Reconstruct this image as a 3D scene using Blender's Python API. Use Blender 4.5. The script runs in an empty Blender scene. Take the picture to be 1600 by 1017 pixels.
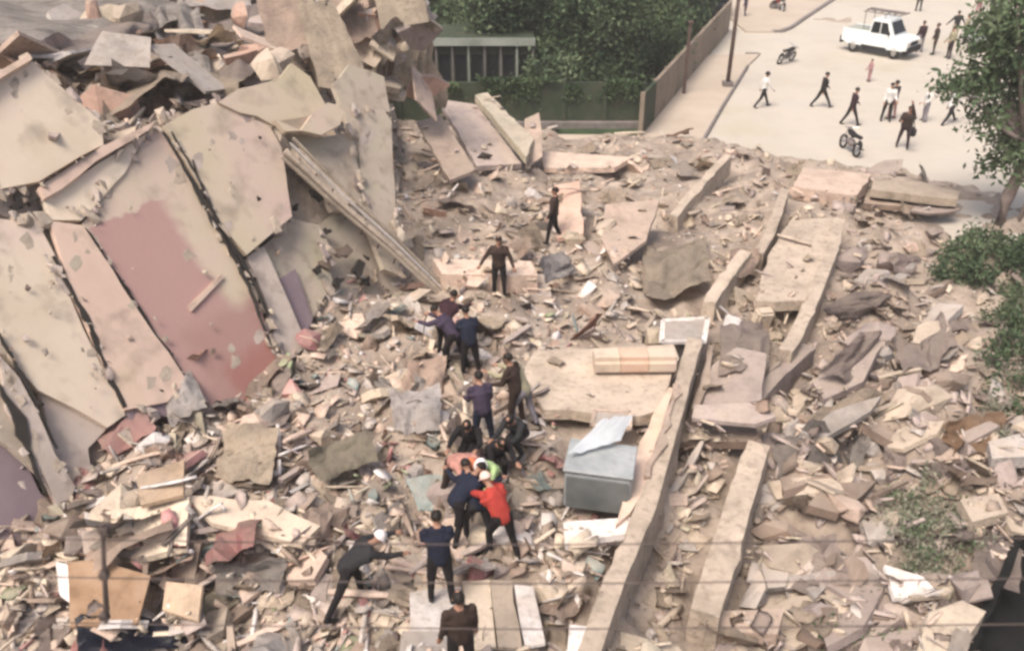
import bpy, bmesh, math, random
import numpy as np
from mathutils import Vector, Matrix, Euler
R = math.radians
rnd = random.Random(7)
rng = np.random.default_rng(11)
sc = bpy.context.scene
C = sc.collection

# ------------------------------------------------------------------ camera, world, sun, exposure
CAM_H, PITCH, FOC = 13.0, R(30), 1400.0          # focal length in pixels of the 1600 px wide photograph
cam = bpy.data.cameras.new('camera'); cam_o = bpy.data.objects.new('camera', cam); C.objects.link(cam_o)
cam.sensor_width = 36; cam.lens = 36 * FOC / 1600; cam.clip_start = .1; cam.clip_end = 2000
cam_o.location = (0, 0, CAM_H); cam_o.rotation_euler = (R(90) - PITCH, 0, 0)
cam.dof.use_dof = True; cam.dof.focus_distance = 19; cam.dof.aperture_fstop = 1.1
sc.camera = cam_o
SUN_EL, SUN_AZ = 60, 219                          # azimuth from +Y towards +X, of where the sun stands
w = bpy.data.worlds.new('World'); sc.world = w; w.use_nodes = True
nt = w.node_tree; bg = nt.nodes['Background']
sky = nt.nodes.new('ShaderNodeTexSky'); sky.sky_type = 'NISHITA'; sky.sun_disc = False
sky.sun_elevation = R(SUN_EL); sky.sun_rotation = R(SUN_AZ); sky.dust_density = 6; sky.ozone_density = .6; sky.air_density = 1.0
nt.links.new(sky.outputs[0], bg.inputs[0]); bg.inputs[1].default_value = .125
sl = bpy.data.lights.new('sun', 'SUN'); sl.energy = 2.3; sl.angle = R(24); sl.color = (1, .93, .855)
so = bpy.data.objects.new('sun', sl); C.objects.link(so)
sd = Vector((math.sin(R(SUN_AZ)) * math.cos(R(SUN_EL)), math.cos(R(SUN_AZ)) * math.cos(R(SUN_EL)), math.sin(R(SUN_EL))))
so.rotation_euler = sd.to_track_quat('Z', 'Y').to_euler()
sc.view_settings.view_transform = 'Standard'; sc.view_settings.look = 'None'
sc.view_settings.exposure = .54; sc.view_settings.gamma = 1
sc.render.engine = 'CYCLES'
sc.cycles.pixel_filter_type = 'BLACKMAN_HARRIS'; sc.cycles.filter_width = 2.9
sc.cycles.volume_bounces = 1; sc.cycles.volume_step_rate = 10; sc.cycles.max_bounces = 6; sc.cycles.diffuse_bounces = 3; sc.cycles.use_denoising = True

# ------------------------------------------------------------------ pixel <-> place
cP, sP = math.cos(PITCH), math.sin(PITCH)
def ray(px, py):
    a = (px - 800) / FOC; b = (508.5 - py) / FOC
    return np.array([a, cP + b * sP, -sP + b * cP])
EYE = np.array([0, 0, CAM_H])
def at(px, py, z):
    d = ray(px, py); return EYE + d * (z - CAM_H) / d[2]
def atV(px, py, z): return Vector(at(px, py, z))
def proj(p):
    x, y, z = p[0], p[1], p[2] - CAM_H
    Y = y * cP - z * sP; Z = y * sP + z * cP
    return 800 + FOC * x / Y, 508.5 - FOC * Z / Y

def vnoise(x, y, seed=0):
    x = np.asarray(x, float); y = np.asarray(y, float)
    xi = np.floor(x).astype(np.int64); yi = np.floor(y).astype(np.int64); fx = x - xi; fy = y - yi
    fx = fx * fx * (3 - 2 * fx); fy = fy * fy * (3 - 2 * fy)
    def h(i, j):
        n = (i * 374761393 + j * 668265263 + seed * 1442695041) & 0x7fffffff
        n = ((n ^ (n >> 13)) * 1274126177) & 0x7fffffff
        return ((n ^ (n >> 16)) & 0xffff) / 65535.0
    a = h(xi, yi); b = h(xi + 1, yi); c = h(xi, yi + 1); d = h(xi + 1, yi + 1)
    return (a + (b - a) * fx) * (1 - fy) + (c + (d - c) * fx) * fy - .5

# ------------------------------------------------------------------ materials
M = {}
def mat(name, cols, scale=2.0, bump=.25, bscale=30, rough=.9, var=.25, metal=0, detail=6, stops=None, dirt=0.0, dust=0.0):
    m = bpy.data.materials.new(name); m.use_nodes = True; t = m.node_tree; N = t.nodes; L = t.links
    b = N['Principled BSDF']; b.inputs['Roughness'].default_value = rough; b.inputs['Metallic'].default_value = metal
    b.inputs['Specular IOR Level'].default_value = .25
    tc = N.new('ShaderNodeTexCoord'); no = N.new('ShaderNodeTexNoise'); no.inputs['Scale'].default_value = scale
    no.inputs['Detail'].default_value = detail; no.inputs['Roughness'].default_value = .62
    oi = N.new('ShaderNodeObjectInfo'); ad = N.new('ShaderNodeVectorMath'); ad.operation = 'ADD'
    ml = N.new('ShaderNodeMath'); ml.operation = 'MULTIPLY'; ml.inputs[1].default_value = 37
    L.new(oi.outputs['Random'], ml.inputs[0]); L.new(tc.outputs['Object'], ad.inputs[0]); L.new(ml.outputs[0], ad.inputs[1])
    L.new(ad.outputs[0], no.inputs['Vector'])
    cr = N.new('ShaderNodeValToRGB'); L.new(no.outputs['Fac'], cr.inputs[0])
    el = cr.color_ramp.elements
    st = stops or [.32 + .36 * i / max(1, len(cols) - 1) for i in range(len(cols))]
    while len(el) < len(cols): el.new(.5)
    for e, c, s in zip(el, cols, st): e.position = s; e.color = (*c, 1)
    out = cr.outputs[0]
    if dirt:
        n3 = N.new('ShaderNodeTexNoise'); n3.inputs['Scale'].default_value = scale * 5; n3.inputs['Detail'].default_value = 8
        L.new(ad.outputs[0], n3.inputs['Vector'])
        mr = N.new('ShaderNodeMapRange'); mr.inputs[1].default_value = .52; mr.inputs[2].default_value = .72; mr.inputs[4].default_value = dirt
        L.new(n3.outputs['Fac'], mr.inputs[0])
        mx = N.new('ShaderNodeMix'); mx.data_type = 'RGBA'; L.new(mr.outputs[0], mx.inputs[0]); L.new(out, mx.inputs[6]); mx.inputs[7].default_value = (.16, .125, .1, 1)
        out = mx.outputs[2]
    if dust:
        ge = N.new('ShaderNodeNewGeometry'); sp = N.new('ShaderNodeSeparateXYZ'); L.new(ge.outputs['Normal'], sp.inputs[0])
        n4 = N.new('ShaderNodeTexNoise'); n4.inputs['Scale'].default_value = 1.1; n4.inputs['Detail'].default_value = 5; L.new(ge.outputs['Position'], n4.inputs['Vector'])
        m4 = N.new('ShaderNodeMapRange'); m4.inputs[1].default_value = .35; m4.inputs[2].default_value = .95; L.new(sp.outputs[2], m4.inputs[0])
        m5 = N.new('ShaderNodeMapRange'); m5.inputs[1].default_value = .36; m5.inputs[2].default_value = .6; m5.inputs[3].default_value = .15; m5.inputs[4].default_value = 1; L.new(n4.outputs['Fac'], m5.inputs[0])
        m6 = N.new('ShaderNodeMath'); m6.operation = 'MULTIPLY'; L.new(m4.outputs[0], m6.inputs[0]); L.new(m5.outputs[0], m6.inputs[1])
        m7 = N.new('ShaderNodeMath'); m7.operation = 'MULTIPLY'; L.new(m6.outputs[0], m7.inputs[0]); m7.inputs[1].default_value = dust
        mz = N.new('ShaderNodeMix'); mz.data_type = 'RGBA'; L.new(m7.outputs[0], mz.inputs[0]); L.new(out, mz.inputs[6]); mz.inputs[7].default_value = (.43, .35, .28, 1); out = mz.outputs[2]
    if var:
        hs = N.new('ShaderNodeHueSaturation'); m2 = N.new('ShaderNodeMapRange'); m2.inputs[3].default_value = 1 - var; m2.inputs[4].default_value = 1 + var
        L.new(oi.outputs['Random'], m2.inputs[0]); L.new(m2.outputs[0], hs.inputs['Value']); L.new(out, hs.inputs['Color']); out = hs.outputs[0]
    L.new(out, b.inputs['Base Color'])
    if bump:
        n2 = N.new('ShaderNodeTexNoise'); n2.inputs['Scale'].default_value = bscale; n2.inputs['Detail'].default_value = 5
        L.new(ad.outputs[0], n2.inputs['Vector'])
        bu = N.new('ShaderNodeBump'); bu.inputs['Strength'].default_value = bump; bu.inputs['Distance'].default_value = .05
        L.new(n2.outputs['Fac'], bu.inputs['Height']); L.new(bu.outputs[0], b.inputs['Normal'])
    M[name] = m; return m
def sh(c, k): return tuple(x * k for x in c)
PAL = {'cream': (.54, .45, .345), 'pink': (.50, .375, .30), 'beige': (.43, .35, .27), 'mauve': (.335, .27, .245), 'grey': (.385, .345, .315),
       'white': (.64, .59, .56), 'brown': (.20, .145, .112), 'terracotta': (.43, .275, .21), 'olive': (.40, .355, .265), 'dark': (.09, .077, .07), 'tan': (.48, .345, .235), 'rose': (.42, .2, .19), 'teal': (.22, .28, .27), 'moss': (.24, .28, .16)}
for k, c in PAL.items():
    mat(k, [sh(c, .66), c, sh(c, 1.16)], scale=1.7, bump=.5, bscale=16, dirt=.5, dust=.55)
mat('ground', [(.19, .15, .12), (.31, .25, .20), (.43, .355, .29)], scale=.8, bump=1.0, bscale=7, var=0, dirt=.5)
mat('street', [(.43, .38, .295), (.46, .41, .345), (.485, .43, .36), (.45, .415, .36)], scale=.16, bump=.1, bscale=8, var=0, rough=.8, dirt=.10)
mat('pavement', [(.40, .33, .26), (.47, .395, .32)], scale=.4, bump=.1, var=0)
mat('kerb', [(.13, .11, .105), (.22, .19, .18)], scale=2, var=.1)
mat('plaster_cream', [(.56, .46, .34), (.66, .55, .43), (.64, .50, .42)], scale=.35, bump=.12, bscale=9, var=.06, dirt=.45)
mat('plaster_salmon', [(.56, .40, .32), (.62, .46, .37), (.56, .44, .31)], scale=.35, bump=.12, bscale=9, var=.06, dirt=.45)
mat('plaster_olive', [(.50, .42, .29), (.54, .44, .34), (.55, .41, .345)], scale=.3, bump=.12, bscale=9, var=.05, dirt=.45)
mat('plaster_rose', [(.46, .23, .20), (.50, .30, .27), (.44, .31, .26)], scale=.4, bump=.1, bscale=9, var=.04, dirt=.15)
mat('plaster_red', [(.42, .17, .14), (.46, .21, .17), (.44, .27, .22)], scale=.5, bump=.1, bscale=9, var=.04, dirt=.15)
mat('plaster_grey', [(.36, .30, .26), (.46, .385, .33), (.42, .34, .30)], scale=.5, bump=.2, bscale=9, var=.08, dirt=.5)
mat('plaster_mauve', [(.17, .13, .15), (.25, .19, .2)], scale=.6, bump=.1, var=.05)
mat('concrete', [(.30, .245, .19), (.43, .35, .275), (.52, .42, .33)], scale=1.2, bump=.6, bscale=9, var=.1, dirt=.6, dust=.3)
mat('leaf_dark', [(.022, .042, .02), (.05, .08, .036), (.09, .128, .058)], scale=.4, bump=0, var=.2, rough=.7)
mat('leaf_mid', [(.042, .07, .036), (.085, .122, .06), (.15, .19, .105)], scale=.7, bump=0, var=.2, rough=.7)
mat('leaf_grey', [(.10, .11, .075), (.18, .18, .13), (.27, .25, .19)], scale=2.5, bump=0, var=.2, rough=.8)
mat('bark_pale', [(.24, .19, .165), (.36, .29, .26)], scale=5, bump=.6)
mat('grey_sheet', [(.24, .21, .185), (.41, .365, .325), (.55, .49, .44)], scale=1.3, bump=.4, bscale=8, var=.1, dirt=.5)
mat('plaster_tan', [(.32, .265, .205), (.43, .355, .285), (.40, .36, .26)], scale=.6, bump=.25, bscale=7, var=.05, dirt=.5)
mat('cabinet_dark', [(.09, .098, .095), (.16, .165, .16)], scale=1.5, bump=.05, var=0, rough=.35)
mat('bark', [(.10, .075, .06), (.2, .16, .13)], scale=6, bump=.6)
mat('garden_wall', [(.025, .036, .024), (.045, .06, .036), (.07, .07, .048)], scale=1.1, bump=.4, bscale=12, var=.0)
mat('side_wall', [(.2, .155, .12), (.27, .215, .165), (.2, .175, .125)], scale=1, bump=.4, var=.1)
mat('fascia', [(.22, .235, .2), (.34, .355, .31)], scale=1, bump=.1, var=0)
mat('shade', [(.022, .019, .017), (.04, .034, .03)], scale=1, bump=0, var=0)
mat('corner_shade', [(.005, .005, .005), (.012, .012, .011)], bump=.2, var=0)  # near-black: the shade of the corner drop is put into the colour
mat('rust_metal', [(.06, .04, .035), (.13, .085, .07)], scale=8, bump=.2, rough=.6)
mat('black', [(.012, .011, .012), (.022, .02, .022)], bump=.05, var=.2, rough=.75)
mat('rubber', [(.012, .012, .012), (.02, .02, .02)], bump=.1, var=0, rough=.85)
mat('cabinet_grey', [(.22, .235, .235), (.30, .315, .315), (.38, .39, .39)], scale=1.4, bump=.05, var=0, rough=.5, dirt=.3)
mat('sheet_white', [(.66, .69, .71), (.82, .84, .86)], scale=1.3, bump=.08, var=0, rough=.6)
mat('paint_white', [(.70, .73, .71), (.82, .84, .82)], scale=.8, bump=0, var=0, rough=.35)
mat('glass_dark', [(.012, .014, .016), (.02, .022, .025)], bump=0, var=0, rough=.12)
mat('orange_cloth', [(.50, .33, .235), (.57, .41, .31)], scale=2, bump=.2, var=0)
mat('cable', [(.07, .055, .05), (.13, .10, .09)], bump=0, var=0)
mat('paint_navy', [(.012, .014, .026), (.02, .022, .035)], bump=0, var=0, rough=.4)
mat('cardboard', [(.22, .135, .08), (.31, .2, .125), (.36, .25, .17)], scale=2.5, bump=.15, var=.12)
mat('skin', [(.28, .15, .10), (.34, .19, .13)], bump=0, var=.1, rough=.6)
mat('hair', [(.01, .008, .007), (.02, .015, .012)], bump=.2, var=0, rough=.6)
mat('chrome', [(.4, .4, .4), (.55, .55, .55)], bump=0, var=0, rough=.3, metal=1)
mat('lamp_glass', [(.6, .5, .45), (.7, .6, .5)], bump=0, var=0, rough=.2)

def add_patches(name, new, S_, T_, patches):
    """worn paint patches on a plaster wall: (corner in object space, length along S_, width along T_, colour, softness)"""
    m = M[name].copy(); m.name = new; M[new] = m; t = m.node_tree; N = t.nodes; L = t.links; b = N['Principled BSDF']; src = b.inputs['Base Color'].links[0].from_socket
    tc = N.new('ShaderNodeTexCoord'); no = N.new('ShaderNodeTexNoise'); no.inputs['Scale'].default_value = 2.2; no.inputs['Detail'].default_value = 7; L.new(tc.outputs['Object'], no.inputs['Vector'])
    def op(o, a, c=None):
        n = N.new('ShaderNodeMath'); n.operation = o
        for k, v in enumerate((a, c)):
            if v is None: continue
            if isinstance(v, (int, float)): n.inputs[k].default_value = v
            else: L.new(v, n.inputs[k])
        return n.outputs[0]
    wob = op('MULTIPLY', op('SUBTRACT', no.outputs['Fac'], .5), .5)
    def ss(v, lo, hi):
        r = N.new('ShaderNodeMapRange'); r.interpolation_type = 'SMOOTHSTEP'; L.new(v, r.inputs[0]); r.inputs[1].default_value = lo; r.inputs[2].default_value = hi; return r.outputs[0]
    for c, ln, wd_, col, (s0, s1, t0, t1) in patches:
        d = N.new('ShaderNodeVectorMath'); d.operation = 'SUBTRACT'; L.new(tc.outputs['Object'], d.inputs[0]); d.inputs[1].default_value = c; uv = []
        for ax in (S_, T_):
            q = N.new('ShaderNodeVectorMath'); q.operation = 'DOT_PRODUCT'; L.new(d.outputs[0], q.inputs[0]); q.inputs[1].default_value = ax; uv.append(op('ADD', q.outputs['Value'], wob))
        a = op('MULTIPLY', ss(uv[0], -s0, s0), op('SUBTRACT', 1, ss(uv[0], ln - s1, ln + s1))); e = op('MULTIPLY', ss(uv[1], -t0, t0), op('SUBTRACT', 1, ss(uv[1], wd_ - t1, wd_ + t1)))
        mx = N.new('ShaderNodeMix'); mx.data_type = 'RGBA'; L.new(op('MULTIPLY', a, e), mx.inputs[0]); L.new(src, mx.inputs[6]); mx.inputs[7].default_value = (*col, 1); src = mx.outputs[2]
    L.new(src, b.inputs['Base Color'])
# ------------------------------------------------------------------ helpers
def tag(o, label=None, cat=None, group=None, kind=None):
    if label: o['label'] = label
    if cat: o['category'] = cat
    if group: o['group'] = group
    if kind: o['kind'] = kind
    return o
def link(name, me, m=None, parent=None):
    o = bpy.data.objects.new(name, me); C.objects.link(o)
    if m is not None:
        for x in (m if isinstance(m, (list, tuple)) else [m]): me.materials.append(M[x] if isinstance(x, str) else x)
    if parent: o.parent = parent
    return o
def empty(name, loc, rz=0):
    o = bpy.data.objects.new(name, None); C.objects.link(o); o.location = loc; o.rotation_euler = (0, 0, rz); return o
def bobj(name, bm, m, parent=None, smooth=False, recalc=True):
    if recalc: bmesh.ops.recalc_face_normals(bm, faces=bm.faces)
    me = bpy.data.meshes.new(name); bm.to_mesh(me); bm.free()
    if smooth:
        for p in me.polygons: p.use_smooth = True
    return link(name, me, m, parent)
def recenter(o, origin):
    """move mesh data so that the object's origin is at ORIGIN (data given in world space)"""
    o.data.transform(Matrix.Translation(-Vector(origin))); o.location = origin; return o
def box(bm, c, s, rot=None):
    r = bmesh.ops.create_cube(bm, size=1)['verts']
    mt = Matrix.Translation(c) @ (rot.to_matrix().to_4x4() if rot else Matrix()) @ Matrix.Diagonal((*s, 1))
    bmesh.ops.transform(bm, matrix=mt, verts=r); return r
def tube(bm, pts, r, n=6, r1=None, cap=True):
    pts = [Vector(p) for p in pts]; rings = []
    for i, p in enumerate(pts):
        d = (pts[min(i + 1, len(pts) - 1)] - pts[max(i - 1, 0)]).normalized()
        a = d.cross(Vector((0, 0, 1)));  a = a.normalized() if a.length > .05 else Vector((1, 0, 0)); b = d.cross(a).normalized(); a = b.cross(d).normalized()
        rr = r if r1 is None else r + (r1 - r) * i / (len(pts) - 1)
        rings.append([bm.verts.new(p + (a * math.cos(t) + b * math.sin(t)) * rr) for t in [2 * math.pi * k / n for k in range(n)]])
    for A, B in zip(rings, rings[1:]):
        for k in range(n): bm.faces.new((A[k], A[(k + 1) % n], B[(k + 1) % n], B[k]))
    if cap: bm.faces.new(rings[0][::-1]); bm.faces.new(rings[-1])
def jag_poly(pts, step=.35, amp=.05, r=rnd, bite=.12):
    """subdivide a closed 2-D outline and break its edges"""
    out = []
    for i in range(len(pts)):
        a = np.array(pts[i], float); b = np.array(pts[(i + 1) % len(pts)], float); L = np.linalg.norm(b - a)
        n = max(1, int(L / step)); nn = np.array([b[1] - a[1], a[0] - b[0]]) / max(L, 1e-6)
        for k in range(n):
            t = (k + (r.uniform(-.3, .3) if k else 0)) / n
            o = r.gauss(0, amp) if k else r.gauss(0, amp * .4)
            if k and r.random() < bite: o += r.choice((-1, 1)) * amp * 2.5
            out.append(a + (b - a) * t + nn * o)
    return out
def extrude_poly(bm, top, off):
    """closed prism: polygon TOP (3-D points) and the same moved by OFF"""
    a = [bm.verts.new(p) for p in top]; b = [bm.verts.new(Vector(p) + Vector(off)) for p in top]
    bm.faces.new(a); bm.faces.new(b[::-1])
    for i in range(len(a)): j = (i + 1) % len(a); bm.faces.new((a[j], a[i], b[i], b[j]))
BEAMS = []
def raise_surface(poly, fz):
    inside_ = np.zeros(GX.shape, bool)
    for (x0, y0), (x1, y1) in zip(poly, poly[1:] + poly[:1]):
        inside_ ^= ((y0 > GY) != (y1 > GY)) & (GX < (x1 - x0) * (GY - y0) / ((y1 - y0) or 1e-9) + x0)
    HG[inside_] = np.maximum(HG[inside_], fz(GX[inside_], GY[inside_]))
def slab(name, px, z, th, m, label=None, cat=None, amp=.018, step=.45, group=None, kind=None, parent=None, tilt=(0, 0)):
    """broken flat slab, outline given by image points at height z (tilt: slope in x and y about its centre)"""
    P = [at(x, y, z) for x, y in px]; c = sum(P) / len(P)
    fl = jag_poly([(p[0], p[1]) for p in P], step, amp)
    top = [Vector((x - c[0], y - c[1], (x - c[0]) * tilt[0] + (y - c[1]) * tilt[1])) for x, y in fl]
    bm = bmesh.new(); extrude_poly(bm, top, (rnd.uniform(-.02, .02), 0, -th))
    bmesh.ops.triangulate(bm, faces=[f for f in bm.faces if len(f.verts) > 4])
    if .3 < z < 4: raise_surface([(p[0], p[1]) for p in P], lambda x, y: z + (x - c[0]) * tilt[0] + (y - c[1]) * tilt[1])
    o = bobj(name, bm, m, parent); o.location = (c[0], c[1], z)
    return tag(o, label, cat, group, kind)

# ------------------------------------------------------------------ the heap's height field
CT = [(1110,195,-.5),(1300,225,-.5),(1500,262,-.5),(1000,190,-.4),(850,185,-.3),(1600,290,-.5),(1200,100,-.5),(1250,235,-.3),(1400,250,-.4),
      (870,248,.45),(1000,250,.5),(1120,262,.5),(1250,275,.55),(1350,285,.5),(1450,310,.3),(1540,330,.1),
      (700,300,1.5),(850,330,1.1),(1000,320,.9),(750,390,1.4),(900,420,1.2),(1050,420,1.1),(1000,500,1.3),(700,480,1.8),(850,590,1.75),(950,650,1.8),
      (600,550,1.9),(600,650,2.0),(450,680,2.3),(500,760,2.0),(400,850,1.9),(200,760,2.4),(100,870,1.8),(60,980,1.5),(300,980,1.5),(600,900,1.7),
      (700,850,1.7),(850,850,1.6),(850,980,1.6),(930,950,1.55),(1010,750,1.6),(640,980,1.6),(740,700,1.8),(560,470,2.2),
      (1085,720,.7),(1045,870,.6),(1015,980,.5),(1065,800,.65),(1120,580,1.1),(1180,450,1.0),(1240,400,.75),(1150,350,.85),
      (1235,650,.55),(1200,850,-.05),(1160,1000,-.1),(1210,750,.2),(1320,480,.6),(1400,400,.4),(1400,550,.7),(1480,690,.8),(1300,750,.35),(1300,900,.1),
      (1450,800,.3),(1480,950,.1),(1550,600,.4),(1580,450,.2),(1560,350,.0),(1800,500,.2),(1800,800,.3),(-200,900,1.5),(800,1200,1.3),(1300,1200,0)]
cw = np.array([at(x, y, z) for x, y, z in CT])
X0, X1, Y0, Y1, GS = -45.0, 30.0, 4.0, 76.0, .2
gx = np.arange(X0, X1, GS); gy = np.arange(Y0, Y1, GS); GX, GY = np.meshgrid(gx, gy)
num = np.zeros_like(GX); den = np.zeros_like(GX)
for cx, cy, cz in cw:
    wgt = 1 / ((GX - cx) ** 2 + (GY - cy) ** 2 + .35) ** 1.7; num += wgt * cz; den += wgt
HG = num / den
FA = at(60, 830, 2); FB = at(640, 450, 2)                       # foot line of the leaning facade
fu = FB - FA; fu[2] = 0; fu /= np.linalg.norm(fu); fn = np.array([fu[1], -fu[0], 0.])
INC = R(55); fv = np.array([0, 0, math.sin(INC)]) - fn * math.cos(INC); FN = np.cross(fu, fv); FN = FN if FN[2] > 0 else -FN
A0 = FA - fu * 9
edge = [A0[:2], FA[:2], FB[:2], np.array([-3.4, 28.]), np.array([-4.2, 35.]), np.array([-6.2, 47]), np.array([-8.5, 70])]
sdist = np.full_like(GX, 1e9); 
for a, b in zip(edge, edge[1:]):
    ab = b - a; t = np.clip(((GX - a[0]) * ab[0] + (GY - a[1]) * ab[1]) / (ab @ ab), 0, 1)
    sdist = np.minimum(sdist, np.hypot(GX - a[0] - t * ab[0], GY - a[1] - t * ab[1]))
ex = np.interp(GY, [p[1] for p in edge], [p[0] for p in edge]); inside = (GX < ex)
s = np.where(inside, sdist, -sdist)
toph = np.interp(GY, [8, 14, 20, 26, 34, 45, 70], [7.6, 7.3, 6.9, 5.9, 5.3, 5.8, 5.5]) + vnoise(GX * .45, GY * .45, 3) * 1.6 + vnoise(GX * 1.3, GY * 1.3, 4) * .9
mass = np.minimum(2 + (s - .75) * math.tan(INC), toph); mass = np.where(s > .3, mass, -9)
rub = (HG > -.1) | (GY < 30)
HG = HG + np.where(rub, vnoise(GX * .7, GY * .7, 1) * .35 + vnoise(GX * 2.1, GY * 2.1, 2) * .3 + np.abs(vnoise(GX * 1.1 + 3, GY * 1.7, 9)) * .5 - .1, 0)
rgt = np.clip((GX - (GY - 15) * .32 - 4.6) / 1.5, 0, 1) * np.clip((33 - GY) / 3, 0, 1)
HG = HG + np.where(rub, rgt * (np.abs(vnoise(GX * .55 + GY * .3, GY * .8 - GX * .2, 61)) * 1.5 + np.abs(vnoise(GX * 1.3, GY * 1.6, 62)) * .5 - .35), 0)
HG = np.maximum(HG, mass)
p0 = at(1592, 820, .3)[:2]; p1 = at(1470, 1030, .3)[:2]; dd = p1 - p0; dd /= np.linalg.norm(dd)
pit = ((GX - p0[0]) * (-dd[1]) + (GY - p0[1]) * dd[0]) * (1 if (-dd[1]) > 0 else -1)
HG = np.where((pit > 0) & (GY < p0[1] + 3), -3.2, HG)
HG0 = HG.copy()
def hgt(x, y):
    x = np.asarray(x, float); y = np.asarray(y, float)
    fx = np.clip((x - X0) / GS, 0, len(gx) - 1.001); fy = np.clip((y - Y0) / GS, 0, len(gy) - 1.001)
    i = fx.astype(int); j = fy.astype(int); fx = fx - i; fy = fy - j
    return HG[j, i] * (1 - fx) * (1 - fy) + HG[j, i + 1] * fx * (1 - fy) + HG[j + 1, i] * (1 - fx) * fy + HG[j + 1, i + 1] * fx * fy
def hits(px, py):
    """where the lines of sight through image points meet the heap or the street"""
    px = np.asarray(px, float); py = np.asarray(py, float)
    a = (px - 800) / FOC; b = (508.5 - py) / FOC; D = np.stack([a, cP + b * sP, -sP + b * cP], -1)
    t = np.full(px.shape, 6.0); done = np.zeros(px.shape, bool)
    for k in range(900):
        p = EYE + D * t[..., None]; h = np.maximum(hgt(p[..., 0], p[..., 1]), 0 if k >= 0 else 0)
        done |= p[..., 2] <= h
        if done.all(): break
        t = np.where(done, t, t + .1)
    return EYE + D * t[..., None]
def G(px, py, dz=0):
    p = hits(np.array([px]), np.array([py]))[0]; return Vector((p[0], p[1], p[2] + dz))

# terrain mesh
def grid_mesh(name, XX, YY, ZZ, m):
    ny, nx = XX.shape; v = np.stack([XX, YY, ZZ], -1).reshape(-1, 3)
    idx = np.arange(ny * nx).reshape(ny, nx)
    q = np.stack([idx[:-1, :-1], idx[:-1, 1:], idx[1:, 1:], idx[1:, :-1]], -1).reshape(-1, 4)
    me = bpy.data.meshes.new(name); me.vertices.add(len(v)); me.vertices.foreach_set('co', v.ravel())
    me.loops.add(q.size); me.loops.foreach_set('vertex_index', q.ravel()); me.polygons.add(len(q))
    me.polygons.foreach_set('loop_start', np.arange(0, q.size, 4)); me.polygons.foreach_set('loop_total', np.full(len(q), 4))
    me.update(); me.validate(); return link(name, me, m)
kx = (gx > -34) & (gx < 24); ky = (gy > 5) & (gy < 66); sub = np.ix_(ky, kx)
tag(grid_mesh('rubble_ground', GX[sub], GY[sub], HG[sub], 'ground'), 'beige dust and broken earth under the rubble', kind='structure')
bm = bmesh.new()
pl0 = 0.0
for q in [((-300, 34), (300, 34), (300, 500), (-300, 500)), ((17.5, -50), (300, -50), (300, 34), (17.5, 34)), ((-300, -50), (-34, -50), (-34, 34), (-300, 34))]:
    bm.faces.new([bm.verts.new((x, y, pl0)) for x, y in q])
bm.faces.new([bm.verts.new((x, y, pl0)) for x, y in ((0, 24), (17.5, 16), (17.5, 34), (0, 34))])
tag(bobj('street', bm, 'street', recalc=False), 'pale dusty street and open forecourt beyond the rubble', kind='structure')
bm = bmesh.new(); bm.faces.new([bm.verts.new((x, y, -3.3)) for x, y in ((-60, -20), (60, -20), (60, 30), (-60, 30))])
tag(bobj('ground', bm, 'ground', recalc=False), kind='structure')
# ------------------------------------------------------------------ pavement, kerb, garden plot
K = [(1090,236),(1128,170),(1166,108),(1188,86)]
bm = bmesh.new(); pts = [at(*p, 0) for p in [(985,236)] + K]
far = [at(1168,86,0), at(1110,86,0)]
wl = at(1000,215,0); wl2 = at(1095,100,0); wd = (wl2 - wl)
pave = [at(860,240,0), at(1090,240,0)] + [at(*p, 0) for p in K[1:]] + [at(1165,88,0), wl2 + wd * .12, wl2, wl, at(860,214,0)]
extrude_poly(bm, [(p[0], p[1], .12) for p in pave], (0, 0, -.2)); tag(bobj('pavement', bm, 'pavement'), 'beige pavement beside the garden wall', kind='structure')
bm = bmesh.new(); pave2 = [at(1165,52,0), at(1208,52,0), at(1232,45,0), at(1300,0,0), at(1420,-80,0), at(1200,-80,0), at(1140,-40,0), at(1140,30,0)]
extrude_poly(bm, [(p[0], p[1], .12) for p in pave2], (0, 0, -.2)); tag(bobj('pavement', bm, 'pavement'), 'far pavement corner beyond the side turning', kind='structure')
def kerb(px, wd_=.22):
    P = [at(x, y, 0) for x, y in px]
    for a, b in zip(P, P[1:]):
        n = max(1, int(np.linalg.norm(b - a) / 2.2))
        for k in range(n):
            q0 = a + (b - a) * (k + .01) / n; q1 = a + (b - a) * (k + .99) / n; c = (q0 + q1) / 2
            bm = bmesh.new(); box(bm, (0, 0, 0), (np.linalg.norm(q1 - q0), wd_, .3)); bmesh.ops.bevel(bm, geom=bm.edges[:], offset=.02, segments=1, affect='EDGES')
            o = bobj('kerb_stone', bm, 'kerb', kroot); o.location = (c[0], c[1], 0); o.rotation_euler = (0, 0, math.atan2(b[1] - a[1], b[0] - a[0]))
kroot = tag(empty('kerb', (0, 0, 0)), 'dark kerb along the beige pavement', kind='structure')
kerb([(1092,233),(1130,167),(1168,106)], .13); kerb([(1165,87),(1186,87)], .3); kerb([(1205,51),(1222,51),(1236,45),(1262,27),(1300,2),(1330,-18)], .26)

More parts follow.
